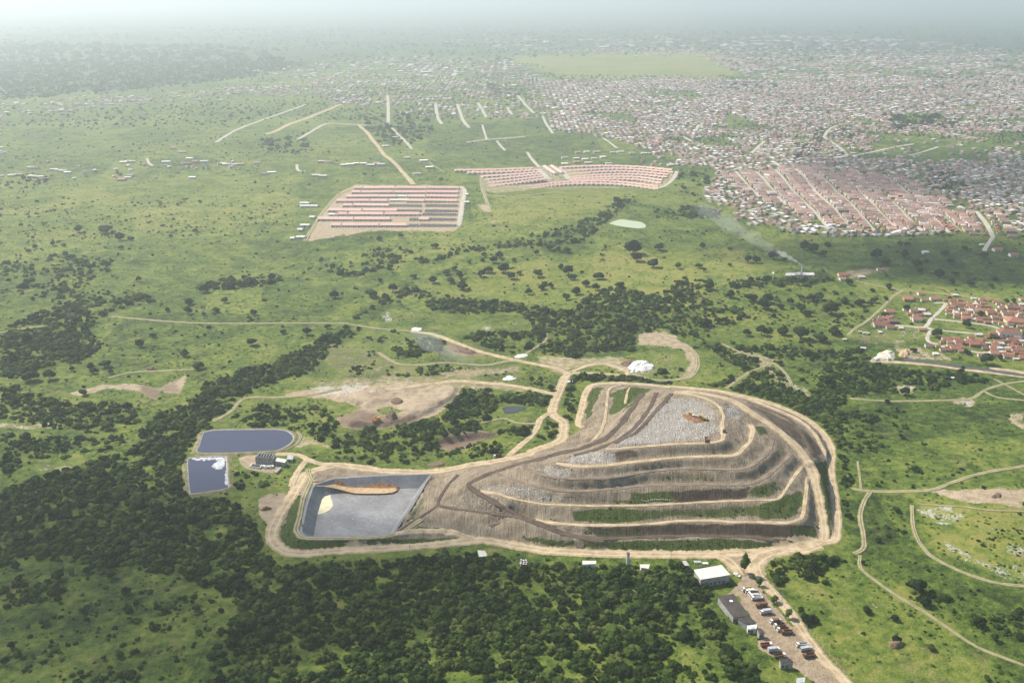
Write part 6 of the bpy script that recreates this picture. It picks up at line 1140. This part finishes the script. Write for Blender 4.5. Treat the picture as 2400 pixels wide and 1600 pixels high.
# ------------------------------------------------------------------ lorries and machines
whm = MB().cyl((0, -.18, 0), (0, .18, 0), .52, .52, 12).mesh('lorry_wheel', M['tyre'])
def lorry(label, loc, rz, cabm, bodym, kind):
    o = thing('lorry', label, 'truck', loc, rz, 'lorries and vehicles of the tip', .8)
    cab = MB(); cab.add([(-4.2, -1.2, .6), (-2.3, -1.2, .6), (-2.3, 1.2, .6), (-4.2, 1.2, .6), (-4.2, -1.2, 1.7), (-2.3, -1.2, 2.9), (-2.3, 1.2, 2.9), (-4.2, 1.2, 1.7), (-3.8, -1.15, 2.85), (-3.8, 1.15, 2.85)], [(0, 3, 2, 1), (0, 1, 5, 8, 4), (3, 7, 9, 6, 2), (1, 2, 6, 5), (0, 4, 7, 3), (4, 8, 9, 7), (8, 5, 6, 9)]); cb = link('cab', cab.mesh('lorry_cab', cabm), o)
    link('windscreen', MB().add([(-4.19, -1.0, 1.85), (-4.19, 1.0, 1.85), (-3.87, .95, 2.7), (-3.87, -.95, 2.7)], [(0, 1, 2, 3)]).mesh('lorry_windscreen', M['glass']), cb).location = (-.03, 0, .02)
    link('side_window', MB().box(-3.7, -2.6, -1.225, -1.2, 1.8, 2.5).mesh('lorry_side_window', M['glass']), cb)
    link('chassis', MB().box(-4, 4.2, -.5, .5, .55, .95).mesh('lorry_chassis', M['chassis']), o)
    if kind == 'box': link('cargo_box', MB().box(-2.1, 4.3, -1.25, 1.25, 1.0, 3.6).mesh('lorry_box', bodym), o)
    elif kind == 'dump':
        b = MB().add([(-2.1, -1.2, 1.0), (4.0, -1.2, 1.0), (4.0, 1.2, 1.0), (-2.1, 1.2, 1.0), (-2.2, -1.35, 2.5), (4.3, -1.35, 2.3), (4.3, 1.35, 2.3), (-2.2, 1.35, 2.5), (-2.0, -1.2, 2.5), (4.1, -1.2, 2.3), (4.1, 1.2, 2.3), (-2.0, 1.2, 2.5), (-2.0, -1.1, 1.3), (4.0, -1.1, 1.3), (4.0, 1.1, 1.3), (-2.0, 1.1, 1.3)], [(0, 3, 2, 1), (0, 1, 5, 4), (1, 2, 6, 5), (2, 3, 7, 6), (3, 0, 4, 7), (4, 5, 9, 8), (5, 6, 10, 9), (6, 7, 11, 10), (7, 4, 8, 11), (8, 9, 13, 12), (9, 10, 14, 13), (10, 11, 15, 14), (11, 8, 12, 15), (12, 13, 14, 15)]); link('tipper_body', b.mesh('lorry_tipper', bodym), o)
    else:
        b = MB().add([(-2.1, -1.2, 1.0), (3.2, -1.2, 1.0), (3.2, 1.2, 1.0), (-2.1, 1.2, 1.0), (-2.1, -1.2, 3.1), (2.6, -1.2, 3.1), (2.6, 1.2, 3.1), (-2.1, 1.2, 3.1)], [(0, 3, 2, 1), (4, 5, 6, 7), (0, 1, 5, 4), (1, 2, 6, 5), (2, 3, 7, 6), (3, 0, 4, 7)]); link('compactor_body', b.mesh('lorry_compactor', bodym), o); link('tailgate_hopper', MB().box(2.95, 4.5, -1.2, 1.2, .8, 2.5).mesh('lorry_hopper', M['truckgrey']), o)
    for u in (-3.2, 1.8, 3.1):
        for v in (-1.05, 1.05): link('wheel', whm, o, (u, v, .52))
    return o
YL = [((700,572), 'truckwhite', 'yellow', 'dump', 'white cab lorry with yellow body nearest the workshop, topmost of the row'), ((735,592), 'truckwhite', 'truckwhite', 'refuse', 'all white refuse lorry, second in the parked row from the workshop'), ((762,618), 'truckwhite', 'truckbrown', 'dump', 'white cab lorry with brown tipper, third in the row from the workshop'), ((782,642), 'truckwhite', 'truckgrey', 'refuse', 'white cab lorry with grey body, fourth in the row from the workshop'), ((800,665), 'truckwhite', 'truckwhite', 'dump', 'white tipper lorry, fifth in the row from the workshop'),
      ((850,745), 'truckbrown', 'truckbrown', 'box', 'brown box lorry standing behind the white grey box lorry'), ((895,818), 'truckwhite', 'truckgrey', 'box', 'white cab lorry with large light grey box standing alone'), ((1000,915), 'truckwhite', 'truckorange', 'refuse', 'white cab lorry with orange body, topmost of the lower row'), ((1045,962), 'truckwhite', 'truckbrown', 'dump', 'white cab lorry with rusty tipper, middle of the lower row'), ((1080,1005), 'truckwhite', 'truckorange', 'dump', 'white cab lorry with orange tipper, third of the lower row'), ((1125,1035), 'truckorange', 'truckbrown', 'dump', 'rusty brown lorry at the end of the lower row'),
      ((1290,1170), 'truckwhite', 'truckgrey', 'dump', 'white and grey lorry on the right of the lower yard'), ((1330,1215), 'truckgrey', 'truckgrey', 'refuse', 'grey lorry on the right of the lower yard'), ((1365,1285), 'truckbrown', 'truckbrown', 'dump', 'dark brown lorry farthest down on the right of the yard'), ((905,1172), 'truckwhite', 'truckred', 'dump', 'red bodied lorry on the left of the lower yard'), ((985,1228), 'truckwhite', 'truckgrey', 'box', 'white grey box lorry on the left of the lower yard'), ((1050,1290), 'truckwhite', 'truckorange', 'dump', 'white cab lorry with brown orange body farthest down on the left')]
for k, (p, a, b, kd, lab) in enumerate(YL):
    q = ZY([p])[0]; x, y, z = G(*q); lorry(lab, (x, y, z + .1), R(8) + random.uniform(-.08, .08) + (math.pi if k in (14, 15, 16) else 0), M[a], M[b], kd)
def onm(zf_, p, z): q = zf_([p])[0]; x, y = (float(v) for v in unproject(q[0], q[1], z)); return (x, y, float(HT(x, y)) + .15)
lorry('red brown lorry at the front edge of the landfill top', onm(ZP, (700,1130), 36.8), R(80), M['truckred'], M['truckbrown'], 'dump')
lorry('white lorry among the yellow machines on the landfill top', onm(ZP, (520,740), 36.8), R(-25), M['truckwhite'], M['truckgrey'], 'refuse')
lorry('white and brown lorry on the haul road left of the mound', G(*C2([(1645,32)])[0]), R(15), M['truckwhite'], M['truckbrown'], 'dump')
def pickup(label, loc, rz, m):
    o = thing('pickup', label, 'car', loc, rz); link('body', MB().box(-2.4, 2.4, -.9, .9, .35, 1.0).mesh('pickup_body', m), o); cb = link('cabin', MB().add([(-1.3, -.85, 1.0), (.7, -.85, 1.0), (.7, .85, 1.0), (-1.3, .85, 1.0), (-.7, -.7, 1.65), (.5, -.7, 1.65), (.5, .7, 1.65), (-.7, .7, 1.65)], [(4, 5, 6, 7), (0, 1, 5, 4), (1, 2, 6, 5), (2, 3, 7, 6), (3, 0, 4, 7)]).mesh('pickup_cabin', m), o)
    link('windscreen', MB().add([(-1.28, -.7, 1.08), (-1.28, .7, 1.08), (-.78, .6, 1.6), (-.78, -.6, 1.6)], [(0, 1, 2, 3)]).mesh('pickup_screen', M['glass']), cb).location = (-.03, 0, .02)
    for u in (-1.5, 1.5):
        for v in (-.85, .85): link('wheel', whm, o, (u, v, .4), 0, .75)
pickup('dark pickup at the right edge of the landfill top', onm(ZP, (1005,975), 36.8), R(70), M['chassis']); pickup('white car parked between the workshop and the slender tree', G(*ZY([(585,410)])[0]), R(-50), M['truckwhite'])
def dozer(label, loc, rz, s=1):
    o = thing('bulldozer', label, 'bulldozer', loc, rz, None, s); link('hull', MB().box(-2, 1.9, -1.0, 1.0, .6, 1.9).mesh('dozer_hull', M['yellow']), o); cb = link('cab', MB().box(.2, 1.7, -.85, .85, 1.92, 3.2).mesh('dozer_cab', M['yellow']), o); link('window', MB().box(.18, .2, -.7, .7, 2.2, 3.0).mesh('dozer_window', M['glass']), cb).location = (-.03, 0, 0)
    for v in (-1.35, 1.35):
        b = MB(); pr = [(-2.2, .5), (-1.8, 0), (1.8, 0), (2.2, .5), (1.8, 1.05), (-1.8, 1.05)]; b.add([(a, v - .3, c) for a, c in pr] + [(a, v + .3, c) for a, c in pr], [tuple(range(6)), tuple(range(11, 5, -1))] + [(k, 6 + k, 6 + (k + 1) % 6, (k + 1) % 6) for k in range(6)]); link('track', b.mesh('dozer_track', M['tyre']), o)
    link('blade', MB().box(-3.2, -2.9, -2, 2, .1, 1.5).mesh('dozer_blade', M['chassis']), o); link('arm', MB().box(-2.95, -1, -1.0, 1.0, .5, .7).mesh('dozer_arm', M['yellow']), o)
dozer('small yellow bulldozer at the left of the machines on the landfill top', onm(ZP, (435,705), 36.8), R(160)); dozer('big yellow bulldozer at the right of the machines on the landfill top', onm(ZP, (620,775), 36.8), R(165), 1.35)
dozer('yellow bulldozer working in the tan diggings', G(*B2([(245,1330)])[0]), R(30), 1.3)
heap('soil_bank', [tuple(p) for p in ZP([(300,690),(420,690),(560,770),(730,800),(560,820),(380,770)])], 1.2, M['redsoil'], 'strip of red brown cover soil under the machines on the landfill top', 'bank', 22)
# yard clutter behind the workshop
for k, (p, lab) in enumerate((((1645,320), 'thin standpipe rack behind the workshop'), ((1740,322), 'white frame rack behind the workshop'))):
    x, y, z = G(*ZS([p])[0]); o = thing('pipe_rack', lab, 'rack', (x, y, z)); h = 2.6 if k else 3.6
    for u in (-1.8, 1.8): link('leg', MB().box(u - .12, u + .12, -.12, .12, 0, h).mesh('rack_leg', M['white']), o)
    link('top', MB().box(-2.3, 2.3, -1, 1, h, h + .2).mesh('rack_top', M['white' if k else 'truckgrey']), o)
# a white picket row on the fourth bench
x, y, z = onm(C3, (980,900), 16.5); o = thing('marker_row', 'short row of white markers on the front slope of the mound', 'markers', (x, y, z), 0)
for k in range(14): xx, yy, zz = onm(C3, (885 + 14.5 * k, 903 - .5 * k), 16.8); link('marker', MB().box(-.35, .35, -.15, .15, 0, .8).mesh('marker', M['white']) if k == 0 else bpy.data.meshes['marker'], o, (xx - x, yy - y, zz - z))

# ------------------------------------------------------------------ loose refuse on the tip
lv = []; 
for poly, d in [(B2(q), .35) for q in ([(0,800),(300,830),(330,1000),(0,990)], [(680,790),(780,790),(960,850),(900,885),(760,850)], [(850,920),(1160,925),(1000,975)], [(1150,865),(1300,865),(1250,905)], [(950,1010),(1210,1000),(1200,1060)], [(300,560),(420,570),(300,680)], [(60,1080),(280,1060),(220,1140),(0,1180)])] + WASTE + [(ZP([(930,400),(1050,500),(1300,700),(1200,750),(1050,600)]), 1)]:
    xs_, ys_ = zip(*[p[:2] for p in poly]); n_ = int((max(xs_) - min(xs_)) * (max(ys_) - min(ys_)) * .17 * d); qx = rng.uniform(min(xs_), max(xs_), n_); qy = rng.uniform(min(ys_), max(ys_), n_); ok = in_poly(qx, qy, poly)
    qx, qy = qx + rng.normal(0, 8, n_), qy + rng.normal(0, 4, n_)
    for a, b in zip(qx[ok], qy[ok]):
        if vnoise(np.array([a]), np.array([b]), 7, 91)[0] < (.45 if d > .36 else .62): continue
        x, y, z = G(a, b); lv.append((x, y, z))
lv = np.array(lv); keep = ~near_road(lv[:, 0], lv[:, 1], np.full(len(lv), -.2)); lv = lv[keep]; m = MB()
for x, y, z in lv:
    s_ = .22 + .5 * random.random() ** 2; a = random.random() * 6; m.add([(x + s_ * math.cos(a), y + s_ * math.sin(a), z), (x + s_ * math.cos(a + 2.1), y + s_ * math.sin(a + 2.1), z), (x + s_ * math.cos(a + 4.2), y + s_ * math.sin(a + 4.2), z), (x + .1, y, z + s_ * .7)], [(0, 1, 3), (1, 2, 3), (2, 0, 3)])
def litter_material():
    m_, nt, b = new_mat('loose_refuse_plastic'); g = NG(nt); n_ = g.noise(g.pos(), 1.7, 2); g.put(b.inputs['Base Color'], g.ramp(n_, [(.3, (.17, .15, .13)), (.42, (.42, .40, .37)), (.5, (.72, .71, .69)), (.6, (.85, .85, .85)), (.7, (.3, .33, .4))])); return m_
tag(link('loose_refuse', m.mesh('loose_refuse', litter_material())), 'loose white and grey refuse strewn over the landfill top and slopes', None, None, 'stuff')

# ------------------------------------------------------------------ haze and smoke
def volume_material(name, color, density, g_, noise_=None):
    m_ = bpy.data.materials.new(name); m_.use_nodes = True; nt = m_.node_tree; nt.nodes.remove(nt.nodes['Principled BSDF']); v = nt.nodes.new('ShaderNodeVolumePrincipled'); v.inputs['Color'].default_value = (*color, 1); v.inputs['Density'].default_value = density; v.inputs['Anisotropy'].default_value = g_; nt.links.new(v.outputs[0], nt.nodes['Material Output'].inputs['Volume']); return m_, nt, v
hm = MB().box(-90000, 90000, -20000, 130000, -25, CAM_H + 14); me = hm.mesh('haze', volume_material('haze_air', HAZE_COLOR, HAZE_DENSITY, HAZE_G)[0]); tag(link('haze', me), 'pale blue haze over the whole land', None, None, 'stuff')
def smoke(name, path, r0, r1, dens, label):
    m_, nt, v = volume_material(name + '_volume', (.97, .98, 1), dens, .1); P = smooth(path, 9); n = len(P)
    rings = []; T3 = np.gradient(P, axis=0); T3 /= np.linalg.norm(T3, axis=1)[:, None]; ph = random.random() * 9
    for k, p in enumerate(P):
        u = np.cross(T3[k], (0, 0, 1)); u /= np.linalg.norm(u); w_ = np.cross(u, T3[k]); f_ = k / (n - 1); r = (r0 + (r1 - r0) * f_) * (1 - .9 * max(0, (f_ - .86) / .14) ** 2) * (1 + .22 * math.sin(k * 1.1 + ph))
        rings.append([tuple(p + (u * math.cos(t) + w_ * math.sin(t) * .8) * r * (1 + .18 * math.sin(3 * t + k * .8))) for t in [2 * math.pi * j / 14 for j in range(14)]])
    m2 = ring_mesh(rings, True); m2.f.append(tuple(range(14))[::-1]); sm = m2.mesh(name, m_)
    import bmesh; bm = bmesh.new(); bm.from_mesh(sm); bmesh.ops.recalc_face_normals(bm, faces=bm.faces); bm.to_mesh(sm); bm.free(); tag(link(name, sm), label, None, None, 'stuff')
kx, ky, kz = KILN
smoke('smoke', [(kx, ky, kz), (kx - 7, ky + 4, kz + 4), (kx - 17, ky + 9, kz + 9), (kx - 30, ky + 18, kz + 14)], .7, 4.5, .09, 'dense white smoke leaving the kiln chimney')
smoke('smoke', [(kx - 24, ky + 16, kz + 12.5), (kx - 38, ky + 25, kz + 18), (kx - 70, ky + 60, kz + 32), (kx - 120, ky + 110, kz + 55)], 3.5, 14, .012, 'thin pale smoke drifting left of the kiln')
x, y, z = G(*B2([(930,955)])[0]); smoke('smoke', [(x, y, z), (x - 12, y + 6, z + 4), (x - 32, y + 16, z + 10), (x - 70, y + 40, z + 22)], 2.5, 12, .012, 'thin bluish smoke over burning refuse behind the diggings')
# ------------------------------------------------------------------ clouds high over the land, whose shadows lie on the pasture and the town
def cloud(px, py, rx, ry, alt, label, seed):
    x, y, _ = G(px, py); k = alt / math.tan(SUN_EL); cx_, cy_ = x + math.sin(SUN_AZ) * k, y + math.cos(SUN_AZ) * k; r_ = np.random.default_rng(seed); v, f = ico(4)
    d = .62 + .75 * np.array([fbm(q[0] * 2.2 + q[2] + seed * 7, q[1] * 2.2 + q[2] * .6, 1, seed, 4) for q in v]); vv = v * d[:, None] * np.array([rx, ry, 70]); vv[:, 2] = np.maximum(vv[:, 2], -25); m_ = MB().add(vv, f).mesh('cloud', volume_material('cloud_volume', (.99, .99, 1), .0085, .3)[0])
    tag(link('cloud', m_, None, (cx_, cy_, alt)), label, None, None, 'stuff')
cloud(2230, 590, 330, 130, 760, 'flat white cloud shading the pasture below the town', 3)
cloud(2270, 410, 380, 330, 800, 'flat white cloud shading the right part of the town', 4)
cloud(300, 1330, 230, 120, 780, 'small flat cloud shading the wood at the lower left', 5)
